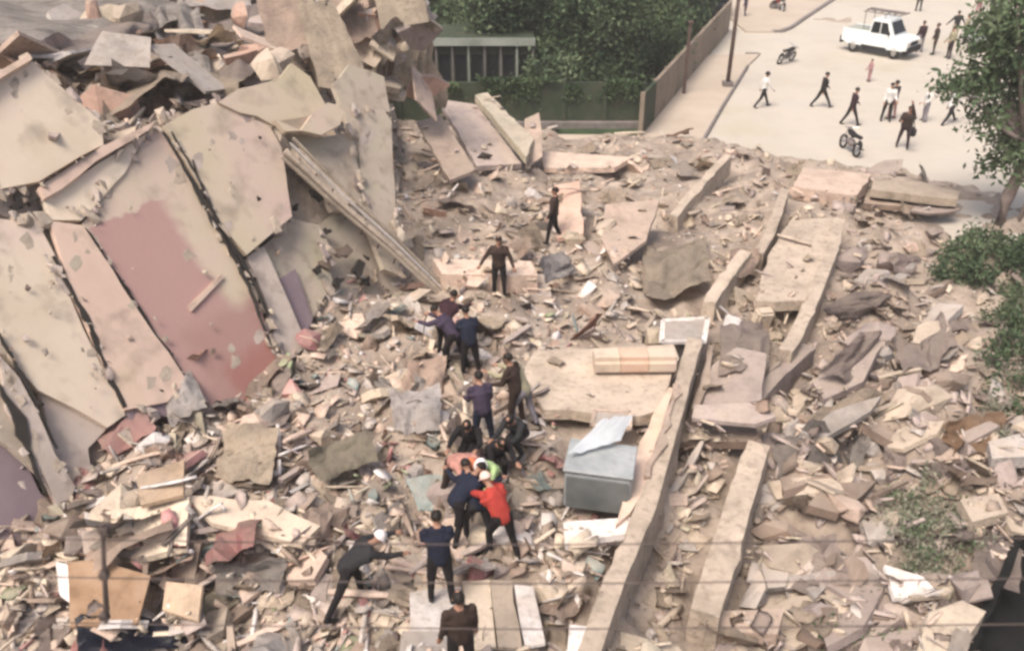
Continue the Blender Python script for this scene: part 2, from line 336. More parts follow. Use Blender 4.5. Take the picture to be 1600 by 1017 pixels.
# garden wall (two runs), the low building and trees behind it
gw = tag(empty('garden_wall', (0, 41.2, 0)), 'dark mossy garden wall across the corner plot', 'wall')
x = -9.0
while x < 6.0:
    bm = bmesh.new(); box(bm, (0, 0, 1.05), (1.86, .16, 2.1)); o = bobj('wall_panel', bm, 'garden_wall', gw); o.location = (x + .95, 0, 0)
    bm = bmesh.new(); box(bm, (0, -.02, 1.12), (.2, .28, 2.24)); o = bobj('pillar', bm, 'garden_wall', gw); o.location = (x, 0, 0); x += 1.9
bm = bmesh.new(); box(bm, (-1.5, -.25, .16), (15.4, .3, .32)); bobj('plinth', bm, 'kerb', gw)
sw = tag(empty('side_wall', (wl[0], wl[1], 0), math.atan2(wd[1], wd[0])), 'brownish boundary wall running back along the pavement', 'wall')
L = np.linalg.norm(wd) * 1.6; x = 0; n = 0
while x < L:
    bm = bmesh.new(); box(bm, (1.2, 0, 1.0), (2.36, .16, 2.0)); o = bobj('wall_panel', bm, 'side_wall' if n else 'garden_wall', sw); o.location = (x, 0, 0)
    bm = bmesh.new(); box(bm, (0, 0, 1.03), (.12, .2, 2.08)); o = bobj('pillar', bm, 'side_wall', sw); o.location = (x, 0, 0); x += 2.4; n += 1
q = at(1068,150,0)
bm = bmesh.new(); tube(bm, [(0, 0, 0), (0, 0, 3.6)], .09, 8); box(bm, (0, 0, 3.6), (.26, .26, .08)); o = bobj('post', bm, 'rust_metal'); o.location = (q[0] , q[1], .12)
tag(o, 'dark slim post standing against the brownish side wall', 'post')

def shed(x0, x1, y, h, label):
    r = tag(empty('garden_building', (x0, y, 0)), label, 'building'); W = x1 - x0
    bm = bmesh.new(); box(bm, (W / 2, 1.5, h / 2), (W - .2, 3.4, h - .04)); bobj('wall', bm, 'garden_wall', r)
    bm = bmesh.new(); box(bm, (W / 2, 1.4, h + .1), (W - .1, 3.8, .2)); bobj('roof', bm, 'garden_wall', r)
    bm = bmesh.new(); box(bm, (W / 2, -.55, h + .12), (W, .08, .36)); bobj('fascia', bm, 'fascia', r)
    k = 7
    for i in range(k + 1):
        bm = bmesh.new(); box(bm, (0, 0, h / 2), (.09, .09, h)); o = bobj('post', bm, 'kerb' if i % 3 else 'fascia', r); o.location = (.1 + (W - .2) * i / k, -.42, 0)
    for i in range(k):
        bm = bmesh.new(); box(bm, (0, 0, h * .5), (W / k * .62, .05, h * .62)); o = bobj('window', bm, 'glass_dark', r); o.location = (.1 + (W - .2) * (i + .5) / k, -.21, 0)
a = at(655,62,3.0); b_ = at(704,62,3.0); c_ = at(738,62,3.0); d_ = at(836,66,3.0)
shed(a[0], d_[0], d_[1], 3.0, 'low garden building with thin pale roof edge half hidden by trees')

# ------------------------------------------------------------------ foliage
def leaf_mesh(P, size, r=rng, up=.3):
    n = len(P); d = r.normal(size=(n, 3)); d /= np.linalg.norm(d, axis=1)[:, None]; e = np.cross(d, r.normal(size=(n, 3))); e /= np.linalg.norm(e, axis=1)[:, None] + 1e-6
    s = size * r.uniform(.6, 1.3, n)[:, None]; a = P - d * s; b = P + e * s * .42; c = P + d * s; f = P - e * s * .42
    b = b + np.cross(d, e) * s * .15; f = f + np.cross(d, e) * s * .15
    return np.stack([a, b, c, f], 1).reshape(-1, 3)
def quads(name, v, m, parent=None):
    n = len(v) // 4; me = bpy.data.meshes.new(name); me.vertices.add(len(v)); me.vertices.foreach_set('co', v.ravel())
    me.loops.add(n * 4); me.loops.foreach_set('vertex_index', np.arange(n * 4)); me.polygons.add(n)
    me.polygons.foreach_set('loop_start', np.arange(0, n * 4, 4)); me.polygons.foreach_set('loop_total', np.full(n, 4)); me.update(); return link(name, me, m, parent)
def clump_points(lobes, n, clump=.35, r=rng):
    """leaf positions in small sprays spread through ellipsoid lobes (centre, radii)"""
    out = []; vol = np.array([l[1][0] * l[1][1] * l[1][2] for l in lobes]) ** .67; vol /= vol.sum()
    for (c, rad), f in zip(lobes, vol):
        k = max(4, int(n * f / 14)); d = r.normal(size=(k, 3)); d /= np.linalg.norm(d, axis=1)[:, None]
        rr = r.uniform(.25, 1, k) ** .45; cc = np.array(c) + d * rr[:, None] * np.array(rad)
        cc = np.repeat(cc, 14, 0) + r.normal(size=(k * 14, 3)) * clump * .5; out.append(cc)
    return np.concatenate(out)
def tree(base, trunk_h, tr, lobes, n, size, m, label, cat='tree', group=None, name='tree', clump=.5, limbs=5, trunk_m='bark'):
    r = tag(empty(name, base), label, cat, group)
    bm = bmesh.new(); pts = [(0, 0, -.2)] + [(rnd.uniform(-.12, .12) * trunk_h / 4, rnd.uniform(-.12, .12) * trunk_h / 4, trunk_h * k / 4) for k in (1, 2, 3, 4)]
    tube(bm, pts, tr, 8, tr * .55)
    bobj('trunk', bm, trunk_m, r, smooth=True)
    for k in range(min(limbs, len(lobes))):
        bm = bmesh.new(); e = Vector(lobes[k][0]); s = Vector(pts[3]) ; mid = (s + e) / 2 + Vector((rnd.uniform(-.2, .2), rnd.uniform(-.2, .2), -.15)); tube(bm, [s, mid, e], tr * .45, 6, tr * .12); bobj('limb', bm, trunk_m, r, smooth=True)
    ms = m if isinstance(m, list) else [m]
    per = max(1, len(lobes) // len(ms))
    for k, mm in enumerate(ms):
        sub_ = lobes[k::len(ms)] if len(ms) > 1 else lobes
        P = clump_points(sub_, n // len(ms), clump); quads('crown', leaf_mesh(P, size), mm, r)
    return r
def rel(px, py, Y, base): 
    d = ray(px, py); p = EYE + d * (Y / d[1]); return tuple(Vector(p) - base)
GLB = ['rounded dark tree over the left end of the pale roof edge, nearest the collapsed block','mid green tree hiding the middle of the pale roof edge','dense tree rising over the right half of the pale roof edge','feathery mid green tree just right of the garden building','tall dark tree in the middle of the garden plot','broad dark tree behind the right end of the garden wall','dark tree overhanging the brownish side wall','small tree at the far end of the side wall by the pole','dark tree at the back of the garden, mid plot','pale green tree at the back of the garden near the side wall','low tree filling the gap below the fascia','drooping tree close behind the middle of the garden wall']
tag(slab('garden_ground', [(600,215),(1000,214),(1095,99),(1130,20),(600,20)], .03, .05, 'leaf_dark', amp=0), 'dark planted ground inside the walled garden', kind='structure')
TS = [(685,655,712,-30,38,53,'leaf_dark',1.1,12),(728,700,762,0,112,50,'leaf_mid',.8,12),(792,738,846,-34,40,47.2,'leaf_mid',.8,24),(865,838,892,-10,128,48,'leaf_mid',1.0,16),(918,885,950,-10,150,48,'leaf_dark',1.0,18),(972,945,1000,-10,146,47,'leaf_dark',1.0,16),(1022,1000,1050,-10,118,50,'leaf_dark',1.0,14),(1068,1045,1094,-20,72,57,'leaf_dark',.9,12),(960,880,1060,-60,30,60,'leaf_mid',1.6,12),(1085,1060,1110,-60,10,66,'leaf_dark',1.3,8),(790,750,830,84,138,46.5,'leaf_mid',.55,10),(868,835,900,95,150,44.2,'leaf_mid',.6,10),(760,650,850,-80,5,62,'leaf_dark',1.8,14)]
for (bx, x0_, x1_, y0_, y1_, Y_, m, rr_, n_), lb in zip(TS, GLB + ['wide tree at the very back of the garden']):
    d = ray(bx, 0); bp = (d[0] / d[1] * Y_, Y_, 0); LBs = []
    for k in range(n_):
        fx, fy = (k % 3 + rnd.random()) / 3, (k // 3 + rnd.random()) / math.ceil(n_ / 3); r0 = rr_ * rnd.uniform(.75, 1.25)
        p = rel(x0_ + (x1_ - x0_) * fx, y0_ + (y1_ - y0_) * fy, Y_ + rnd.uniform(-.9, .9), Vector(bp)); LBs.append((p, (r0, r0, r0 * .75)))
    top_ = max(l[0][2] for l in LBs)
    tree(bp, top_ * .7, .14, LBs, int(700 * n_ * rr_), .14, [m, 'leaf_mid' if rnd.random() < .6 else 'leaf_dark'], lb, group='trees in the walled garden', clump=.5)
# creeper over the garden wall
P = np.stack([rng.uniform(-6, 6, 9000), 41.2 - np.abs(rng.normal(0, .12, 9000)) - .1, 2.35 - np.abs(rng.normal(0, .4, 9000))], 1)
P = P[(P[:, 2] > .15) & (vnoise(P[:, 0] * 1.1, P[:, 2] * 1.6, 8) > .02)]
tag(quads('creeper', leaf_mesh(P, .09), 'leaf_dark'), 'dark creeper hanging over the garden wall', 'creeper', kind='stuff')

# street tree at the right, its neighbour trunk, bushes and weeds
tb = G(1562, 352)
LB = []
for px, py, r_ in [(1590,10,1.3),(1545,60,.95),(1600,60,1.3),(1530,120,.85),(1500,140,.65),(1575,130,1.2),(1610,180,1.3),(1545,185,.75),(1570,230,.8),(1545,255,.5),(1600,250,.9),(1640,120,1.5),(1650,230,1.3),(1640,20,1.6),(1478,132,.35)]:
    Y = tb.y + rnd.uniform(-.8, .8); LB.append((rel(px, py, Y, tb), (r_ * .82, r_ * .95, r_ * .72)))
tree(tuple(tb), 4.2, .27, LB, 10500, .125, ['leaf_mid', 'leaf_dark'], 'leafy street tree with pale trunk overhanging the forecourt at right', name='street_tree', clump=.42, limbs=8, trunk_m='bark_pale')
t2 = G(1590, 350); lb = [(rel(1640, 120, t2.y + 1, t2), (1., 1., 1.)), (rel(1660, 200, t2.y + 1, t2), (1., 1., 1.))]
tree(tuple(t2), 4.0, .07, lb, 1500, .12, 'leaf_mid', 'thin dark trunk standing just right of the pale tree trunk', name='street_tree', limbs=2, trunk_m='bark_pale')
def bush(lob, n, size, m, label, cat='bush', name='bush', clump=.25):
    base = G(lob[0][0], lob[0][1] + 15); r = tag(empty(name, tuple(base)), label, cat)
    L_ = []
    for px, py, rr in lob:
        g = G(px, py + 10); L_.append((tuple(g + Vector((0, 0, rr * .5)) - base), (rr, rr * .9, rr * .7)))
    for k in range(min(5, len(L_))):
        bm = bmesh.new(); e = Vector(L_[k][0]); tube(bm, [(0, 0, -.1), e * .5 + Vector((.1, 0, .05)), e], .035, 5, .012); bobj('stem', bm, 'bark', r)
    ms = m if isinstance(m, list) else [m]
    for mm in ms: quads('foliage', leaf_mesh(clump_points(L_, n // len(ms), clump), size), mm, r)
    return r
bush([(1500,400,.65),(1530,385,.7),(1580,400,.7),(1520,430,.6),(1480,430,.5),(1600,420,.9),(1610,400,.7)], 7000, .085, ['leaf_dark','leaf_mid'], 'dense dark green bush at the foot of the street tree')
bush([(1560,500,.6),(1590,470,.7),(1580,550,.65),(1600,600,.6),(1550,560,.4),(1545,610,.35),(1610,520,.8),(1590,640,.35)], 5500, .07, ['leaf_mid','leaf_mid','leaf_dark'], 'small-leaved green bush growing down the right edge of the heap')
bush([(1430,800,.5),(1400,830,.45),(1460,840,.5),(1440,880,.45),(1480,790,.4),(1400,780,.3),(1410,890,.3),(1505,840,.4),(1450,750,.3),(1475,880,.35)], 4200, .05, ['leaf_grey','leaf_mid','leaf_grey'], 'sparse dusty grey-green weed bush amid the lower right rubble', clump=.2)
bush([(1550,640,.25),(1560,680,.25),(1530,660,.2)], 900, .05, ['leaf_grey'], 'small dusty shrub below the green bush at right', clump=.2)
bush([(1330,990,.3),(1380,1000,.3),(1290,980,.25),(1360,940,.2)], 1600, .045, ['leaf_grey','leaf_mid'], 'low dusty weeds by the pale block at the bottom right', clump=.2)

# ------------------------------------------------------------------ the collapsed block: leaning facade
fac = tag(empty('collapsed_facade', (0, 0, 0)), 'leaning cream and rose painted facade of the collapsed block', 'building')
fo = FA.copy()
def onplane(px, py, off):
    o = fo + FN * off; d = ray(px, py); t = np.dot(o - EYE, FN) / np.dot(d, FN); return EYE + d * t
def fpanel(px, m, off=0., th=.16, amp=.016, step=.5, twist=0, name='facade_panel', label=None, parent=None, bite=.12):
    P = [onplane(x, y, off) for x, y in px]; c = sum(P) / len(P)
    uv = jag_poly([((p - c) @ fu, (p - c) @ fv) for p in P], step, amp, bite=bite)
    tw = rnd.uniform(-1, 1) * twist
    top = [Vector(c + fu * a + fv * b + FN * (a * tw)) - Vector(c) for a, b in uv]
    bm = bmesh.new(); f = extrude_poly(bm, top, tuple(-FN * th)); bmesh.ops.triangulate(bm, faces=[f for f in bm.faces if len(f.verts) > 4])
    o = bobj(name, bm, m, parent or fac); o.location = c
    if label: o['label'] = label
    return o
# lower left, grey strips
fpanel([(-80,590),(0,610),(62,770),(100,812),(60,880),(-60,900)], 'plaster_mauve', -.25, label='dark mauve grey foot of the facade')
fpanel([(-80,480),(0,560),(48,640),(30,660),(60,740),(-60,640)], 'plaster_tan', .02)
fpanel([(0,555),(30,590),(118,760),(98,806),(52,700),(10,640)], 'plaster_grey', .12, label='grey strip slipping off the facade foot')
fpanel([(-80,330),(0,342),(58,348),(88,402),(112,470),(196,648),(168,668),(120,640),(60,610),(0,545),(-80,470)], 'plaster_cream', .02)
fpanel([(62,612),(122,642),(170,668),(140,700),(165,780),(110,790),(80,700)], 'plaster_grey', -.15, amp=.06)
# column C salmon
fpanel([(78,346),(130,352),(240,520),(292,594),(262,628),(196,640),(150,540),(112,452)], 'plaster_salmon', .10, label='salmon strip between two long cracks')
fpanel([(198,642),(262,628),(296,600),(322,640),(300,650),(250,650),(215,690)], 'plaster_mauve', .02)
# column D rose: one wall strip with faded rose and red paint
PD = [(128,350),(196,262),(246,196),(262,210),(300,272),(352,370),(402,468),(436,560),(428,602),(384,650),(340,674),(300,604),(235,512),(170,410)]
cD = sum(onplane(x, y, .0) for x, y in PD) / len(PD)
_a, _b = onplane(130,350,0), onplane(340,670,0); S_ = (_b - _a); LS = np.linalg.norm(S_); S_ /= LS; T_ = np.cross(FN, S_); T_ = T_ if T_ @ (onplane(352,370,0) - _a) > 0 else -T_; WT = (onplane(402,468,0) - _a) @ T_
add_patches('plaster_olive', 'plaster_mural', tuple(S_), tuple(T_), [(tuple(_a + S_ * .1 - cD), LS * 1.05, WT * .72, (.41, .255, .225), (.04, .25, .02, .22)), (tuple(_a + S_ * LS * .58 + T_ * WT * .18 - cD), LS * .6, WT * .92, (.36, .215, .185), (.3, .2, .25, .1)), (tuple(_a + S_ * LS * .8 + T_ * WT * .35 - cD), LS * .5, WT * .6, (.32, .15, .125), (.25, .2, .2, .15))])
fpanel(PD, 'plaster_mural', .0, amp=.012, step=.5, label='strip with faded rose and deep red paint')
fpanel([(294,478),(346,428),(350,434),(300,486)], 'plaster_salmon', .06, th=.08, amp=.004, name='ledge')
# column E olive beige
fpanel([(256,196),(300,172),(340,160),(420,196),(440,230),(456,338),(386,398),(352,360),(300,270)], 'plaster_olive', .12)
fpanel([(386,402),(412,384),(452,470),(480,540),(440,575),(418,478)], 'plaster_grey', -.05)
fpanel([(412,384),(458,342),(500,352),(520,440),(488,500),(452,470)], 'plaster_tan', -.32, label='recessed grey wall beside the rose panel')
fpanel([(430,440),(462,420),(488,500),(470,540),(448,540)], 'plaster_mauve', -.2)  # recess shading put into a darker mauve panel
# upper left cream
fpanel([(-80,140),(0,122),(50,96),(100,140),(158,190),(162,226),(60,284),(0,296),(-80,300)], 'plaster_cream', .12, label='large cream wall panel at the upper left')
fpanel([(62,292),(148,236),(162,228),(242,190),(232,204),(150,252),(96,296),(70,310)], 'plaster_salmon', .2, th=.25, label='raised ledge strip under the cream panel')
fpanel([(62,300),(96,296),(180,240),(232,206),(196,270),(128,344),(80,344)], 'plaster_cream', .06)
fpanel([(-80,180),(0,112),(46,84),(50,92),(0,124),(-80,190)], 'plaster_salmon', .3)
fpanel([(10,298),(60,288),(74,310),(60,336),(20,342),(-10,330)], 'plaster_grey', -.3, amp=.1)
# right part: olive ledge and brown wall
fpanel([(340,158),(420,130),(455,98),(486,120),(512,170),(470,205),(430,196)], 'plaster_olive', .2, amp=.06)
fpanel([(430,186),(470,204),(512,160),(538,168),(532,196),(502,212),(446,206)], 'plaster_olive', .42, amp=.04, label='pale olive ledge broken at its lower edge')
fpanel([(450,206),(506,214),(560,206),(566,330),(520,330),(468,250)], 'plaster_tan', -.1)
fpanel([(536,170),(600,172),(612,190),(624,430),(600,420),(566,330),(556,230)], 'plaster_tan', -.1, label='narrow standing wall strip at the right end of the facade')
fpanel([(545,100),(600,120),(610,176),(536,172),(520,130)], 'plaster_tan', -.3, amp=.04)
fpanel([(500,350),(566,338),(620,430),(660,470),(600,478),(520,470),(482,500)], 'plaster_tan', -.5, amp=.1)
# dark patches on the facade, the shade of hollows put into their colour
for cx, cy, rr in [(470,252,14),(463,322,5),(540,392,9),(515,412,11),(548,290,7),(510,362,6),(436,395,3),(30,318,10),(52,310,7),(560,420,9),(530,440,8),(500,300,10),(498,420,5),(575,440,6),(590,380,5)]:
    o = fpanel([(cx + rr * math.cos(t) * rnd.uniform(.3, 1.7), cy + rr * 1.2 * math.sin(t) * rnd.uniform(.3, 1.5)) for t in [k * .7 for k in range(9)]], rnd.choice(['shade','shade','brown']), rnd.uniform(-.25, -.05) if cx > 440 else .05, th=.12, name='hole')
# cracks: thin dark slivers on the face, the shade of joints in their colour
def crack(px, w_, off, name='crack_edge', m='shade'):
    P = [np.array(onplane(x, y, off)) for x, y in px]; Q = []
    for a, b in zip(P, P[1:]):
        n = max(2, int(np.linalg.norm(b - a) / .16)); Q += [a + (b - a) * k / n + fu * rnd.gauss(0, .012) for k in range(n)]
    Q.append(P[-1]); c = sum(Q) / len(Q); W_ = [w_ * .62 * (.25 + abs(float(vnoise(k * .23, px[0][0], 71))) * 2.6 + rnd.uniform(-.08, .12)) * math.sin(math.pi * (.06 + .88 * k / len(Q))) + .008 for k in range(len(Q))]
    A = [Vector(q + fu * w * rnd.uniform(.4, 1.2) - c) for q, w in zip(Q, W_)]; B = [Vector(q - fu * w * rnd.uniform(.4, 1.2) - c) for q, w in zip(Q, W_)]
    bm = bmesh.new(); up = Vector(FN * .012); ra = [(bm.verts.new(a + up), bm.verts.new(b + up), bm.verts.new(b - up * 4), bm.verts.new(a - up * 4)) for a, b in zip(A, B)]
    for r0_, r1_ in zip(ra, ra[1:]):
        for k in range(4): bm.faces.new((r0_[k], r0_[(k + 1) % 4], r1_[(k + 1) % 4], r1_[k]))
    bm.faces.new(ra[0][::-1]); bm.faces.new(ra[-1]); o = bobj(name, bm, m, fac); o.location = c
    for k in range(len(Q) // 2):
        if rnd.random() < .5: continue
        q = rnd.choice(Q) + fu * rnd.gauss(0, w_ * 1.6) + FN * .02; s_ = rnd.uniform(.04, .14); bm = bmesh.new()
        for _ in range(9): bm.verts.new(Vector(fu * rnd.uniform(-.5, .5) + fv * rnd.uniform(-.8, .8) + FN * rnd.uniform(-.2, .3)) * s_)
        bmesh.ops.convex_hull(bm, input=bm.verts[:]); o = bobj('plaster_chip', bm, rnd.choice(['plaster_tan', 'plaster_grey']), fac); o.location = q
crack([(254,204),(290,262),(330,340),(380,408),(420,490)], .075, .14); crack([(268,206),(312,280),(345,352)], .05, .15); 
crack([(134,356),(170,410),(240,516),(300,604),(338,662)], .045, .04)
crack([(300,250),(318,300),(352,372),(388,446),(424,540)], .06, .14); crack([(0,520),(22,560),(60,640),(90,700)], .05, .1)
crack([(84,400),(108,446),(140,506),(168,580),(196,636)], .11, .1); crack([(0,600),(30,660),(70,770)], .12, .14)
crack([(64,288),(148,234)], .03, .24); crack([(150,256),(236,204)], .03, .27)

# bare patches where the plaster has come off
BZ = [([(270,205),(420,200),(450,335),(386,392),(350,355)], .12), ([(0,345),(58,350),(190,645),(120,635),(0,545)], .02), ([(85,350),(128,356),(290,594),(262,625),(200,638)], .10), ([(0,130),(50,100),(158,195),(158,225),(60,282),(0,290)], .12), ([(260,220),(340,370),(420,560),(380,600),(340,520),(250,280)], .0), ([(540,175),(604,178),(622,420),(600,415)], -.1), ([(0,560),(30,595),(112,760),(98,800),(52,700)], .12)]
for poly, of in BZ:
    for k in range(6):
        xs_, ys_ = [q[0] for q in poly], [q[1] for q in poly]; x, y = rnd.uniform(min(xs_), max(xs_)), rnd.uniform(min(ys_), max(ys_))
        i_ = rnd.randrange(len(poly)); e0, e1 = poly[i_], poly[(i_ + 1) % len(poly)]; t = rnd.random(); x, y = e0[0] + (e1[0] - e0[0]) * t, e0[1] + (e1[1] - e0[1]) * t
        cx, cy = sum(xs_) / len(xs_), sum(ys_) / len(ys_); f = rnd.uniform(.02, .3); x += (cx - x) * f; y += (cy - y) * f
        rr = rnd.uniform(3, 11); fpanel([(x + rr * math.cos(a_) * rnd.uniform(.4, 1.5), y + rr * math.sin(a_) * rnd.uniform(.5, 2.0)) for a_ in [w_ * .785 for w_ in range(8)]], rnd.choice(['plaster_tan', 'concrete', 'plaster_grey']), of + .004, th=.03, amp=.012, step=.12, name='bare_patch')
# crumbled concrete along the seams between the wall strips
SEAM = [[(78,346),(60,344),(0,342)], [(128,346),(196,262),(246,196)], [(240,190),(340,160),(430,196),(446,206)], [(456,338),(386,398)], [(260,205),(300,270),(352,370),(402,468),(436,560)], [(84,400),(140,506),(196,640)], [(196,642),(262,628),(296,600)], [(0,560),(52,700),(98,800)],
        [(0,296),(60,284),(162,226)], [(50,96),(100,140),(158,190)], [(536,168),(600,172)], [(624,300),(624,430)], [(418,478),(440,575)], [(340,674),(384,650),(428,602)], [(500,352),(520,440),(488,500)], [(540,180),(556,230),(566,330)]]
for sm in SEAM:
    for (xa, ya), (xb, yb) in zip(sm, sm[1:]):
        for k in range(max(2, int(math.hypot(xb - xa, yb - ya) / 11))):
            t = rnd.random(); q = onplane(xa + (xb - xa) * t + rnd.gauss(0, 4), ya + (yb - ya) * t + rnd.gauss(0, 4), rnd.uniform(-.08, .1)); s_ = rnd.uniform(.08, .27); bm = bmesh.new()
            for _ in range(12): bm.verts.new(Vector(fu * rnd.uniform(-.6, .6) + fv * rnd.uniform(-1, 1) + FN * rnd.uniform(-.4, .4)) * s_)
            bmesh.ops.convex_hull(bm, input=bm.verts[:]); o = bobj('broken_edge', bm, rnd.choice(['concrete', 'plaster_tan', 'plaster_grey', 'concrete', 'mauve']), fac); o.location = q
# spalled plaster and clinging lumps over the whole face
for k in range(130):
    px_, py_ = rnd.uniform(-40, 640), rnd.uniform(110, 790); q = onplane(px_, py_, 0); al = (q - FA) @ fu; up_ = (q - FA) @ fv
    if not (-8 < al < 11 and .3 < up_ < 5.6) or (px_ < 330 and py_ < 230 and px_ > 170): continue
    s_ = rnd.uniform(.03, .11) * (1.6 if px_ > 440 else 1); o_ = .24 if py_ < 300 else (.12 if px_ < 440 else -.1); bm = bmesh.new(); q = onplane(px_, py_, o_)
    for _ in range(10): bm.verts.new(Vector(fu * rnd.uniform(-.7, .7) + fv * rnd.uniform(-.8, .8) + FN * rnd.uniform(-.5, .25)) * s_)
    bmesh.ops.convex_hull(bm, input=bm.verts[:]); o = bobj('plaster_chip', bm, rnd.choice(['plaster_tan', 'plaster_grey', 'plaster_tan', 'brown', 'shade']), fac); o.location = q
# long fallen ramp of rails leaning from the ledge down to the heap
rr = tag(empty('fallen_railing', (0, 0, 0)), 'long fallen pale railing sloping from the facade ledge to the heap', 'railing')
def pt(px, py, off): return Vector(onplane(px, py, off))
for d, m, w_, t in [(0, 'concrete', .09, .05), (12, 'grey', .04, .04), (-9, 'beige', .05, .05), (20, 'beige', .05, .03)]:
    bm = bmesh.new(); a = pt(446 + d * .6, 236 - d, .5); b = pt(702 + d * .2, 470 - d * .5, .3); k = (b - a)
    tube(bm, [a, a + k * .3 + Vector((0, 0, -.05)), a + k * .62 + Vector((0, 0, .04)), b], w_, 6); bobj('rail', bm, m, rr)
bm = bmesh.new(); P4 = [pt(455,232,.45), pt(478,232,.45), pt(560,318,.4), pt(532,318,.4)]; extrude_poly(bm, P4, (0, 0, -.12)); bobj('board', bm, 'beige', rr)
for k in range(9):
    t = .08 + k * .1; bm = bmesh.new(); a = pt(446 + 256 * t, 236 + 234 * t, .5 - .2 * t); tube(bm, [a + Vector((.05, 0, .1)), a + Vector((-.12, .1, -.35))], .022, 5); bobj('baluster', bm, 'rust_metal', rr)

# ------------------------------------------------------------------ crumpled sheets / folded slabs
def drape(name, quad, m, label=None, cat=None, nx=26, ny=16, amp=.15, fold=.25, fdir=0, th=.05, group=None, seed=0, freq=2.6, parent=None):
    """QUAD: four (px, py, height above the heap or absolute z as string) corners"""
    Q = [(G(x, y, z) if isinstance(z, (int, float)) else atV(x, y, float(z)) if isinstance(z, str) else Vector(EYE + ray(x, y) * (z[0] / ray(x, y)[1]))) for x, y, z in quad]; c = sum(Q, Vector()) / 4
    nrm = (Q[1] - Q[0]).cross(Q[3] - Q[0]).normalized(); nrm = nrm if nrm.z > 0 else -nrm
    bm = bmesh.new(); V = []
    size = max((Q[1] - Q[0]).length, (Q[3] - Q[0]).length)
    for j in range(ny + 1):
        for i in range(nx + 1):
            u, v = i / nx, j / ny; eu = u + .03 * float(vnoise(v * 9, seed, 5)) * 2; ev = v + .06 * float(vnoise(u * 8, seed + 3, 6)) * 2
            p = (Q[0] * (1 - eu) + Q[1] * eu) * (1 - ev) + (Q[3] * (1 - eu) + Q[2] * eu) * ev
            wv = u if fdir == 0 else v; o_ = v if fdir == 0 else u
            h = fold * abs(float(vnoise(wv * freq + o_ * 1.1, seed + o_ * 1.4, 17))) * 1.6 + amp * 1.6 * float(vnoise(u * 2.6 + seed, v * 2.3, 23)) + amp * .5 * float(vnoise(u * 8, v * 6 + seed, 24))
            V.append(bm.verts.new(p + nrm * h - c))
    for j in range(ny):
        for i in range(nx): a = j * (nx + 1) + i; bm.faces.new((V[a], V[a + 1], V[a + nx + 2], V[a + nx + 1]))
    r = bmesh.ops.solidify(bm, geom=bm.faces[:], thickness=th)
    o = bobj(name, bm, m, parent); o.location = c; return tag(o, label, cat, group)
D = drape
D('crumpled_roof_sheet', [(-60,50,.7),(200,10,1.0),(330,60,.6),(30,130,.3)], 'grey_sheet', 'large grey crumpled roof sheet on top of the collapsed block', 'roof sheet', 44, 26, .55, 1.1, 1, .08, seed=2, freq=2.2)
D('crumpled_roof_sheet', [(60,110,.6),(250,60,.9),(290,120,.5),(120,175,.1)], 'mauve', 'mauve grey fold of roof sheet under the large grey one', 'roof sheet', 30, 20, .4, .8, 1, .07, seed=4, freq=2)
D('crumpled_roof_sheet', [(120,140,.5),(270,100,.7),(290,165,.4),(165,195,.1)], 'beige', 'beige crumpled sheet sagging over the cream panel', 'roof sheet', 30, 20, .35, .7, 1, .06, seed=5, freq=1.8)
D('hanging_sheet', [(240,60,1.2),(320,60,1.0),(345,190,.2),(290,215,.3)], 'grey_sheet', 'twisted grey sheet hanging over the facade top edge', 'roof sheet', 24, 30, .4, .7, 0, .06, seed=9, freq=3)
D('crumpled_roof_sheet', [(330,70,.8),(410,45,.9),(440,130,.4),(345,165,.3)], 'mauve', 'smooth mauve grey slab bent in the middle of the roof wreckage', 'roof sheet', 22, 16, .3, .35, 0, .1, seed=12, freq=1.5)
D('ceiling_slab', [(250,-10,1.0),(390,0,1.0),(400,48,.8),(240,40,.8)], 'white', 'long pinkish white ceiling slab at the top of the wreckage', 'slab', 22, 12, .12, .2, 0, .16, seed=14, freq=1.5)
D('ceiling_slab', [(395,-30,(31,)),(462,-20,(31,)),(492,66,(28.5,)),(420,84,(28.3,))], 'pink', 'dusty pink ceiling slab left of the cream ones', 'slab', 16, 16, .1, .15, 0, .14, seed=13, freq=1.5)
D('ceiling_slab', [(462,0,(29.5,)),(522,4,(29.5,)),(572,112,(27.6,)),(500,140,(26.8,))], 'cream', 'cream ceiling slab tipped forward on the upper wreckage', 'slab', 16, 16, .1, .12, 0, .14, seed=15, freq=1.5)
D('ceiling_slab', [(500,-40,(33,)),(560,-40,(33,)),(592,54,(31,)),(542,70,(30.5,))], 'pink', 'pinkish ceiling slab at the back of the wreckage', 'slab', 16, 16, .1, .12, 0, .14, seed=16, freq=1.5)
D('ceiling_slab', [(360,130,.5),(455,92,.6),(500,160,.3),(430,200,.2)], 'plaster_cream', 'cream broken wall top above the olive panel', 'slab', 16, 12, .12, .1, 0, .16, seed=17, freq=1.5)
D('pink_curtain', [(560,-20,(33,)),(612,-30,(33.5,)),(614,130,(32,)),(584,150,(31,))], 'pink', 'dull pink folded curtain wall directly behind the ceiling slabs', 'curtain', 24, 20, .12, .4, 0, .06, seed=18, freq=3)
D('pink_curtain', [(606,-30,(34,)),(664,-20,(35,)),(662,130,(34,)),(612,140,(33,))], 'cream', 'pale folded curtain wall hanging by the garden trees', 'curtain', 24, 20, .12, .45, 0, .06, seed=20, freq=3.4)
D('hanging_sheet', [(652,30,(35.5,)),(668,50,(36,)),(690,165,(35.2,)),(654,172,(34.5,))], 'beige', 'beige sheet hanging down the garden side of the block', 'sheet', 16, 20, .2, .4, 0, .05, seed=21)
slab('ceiling_slab', [(555,118),(585,125),(588,148),(560,142)], 5.9, .2, 'white', 'small bright white block on the facade end', 'block')

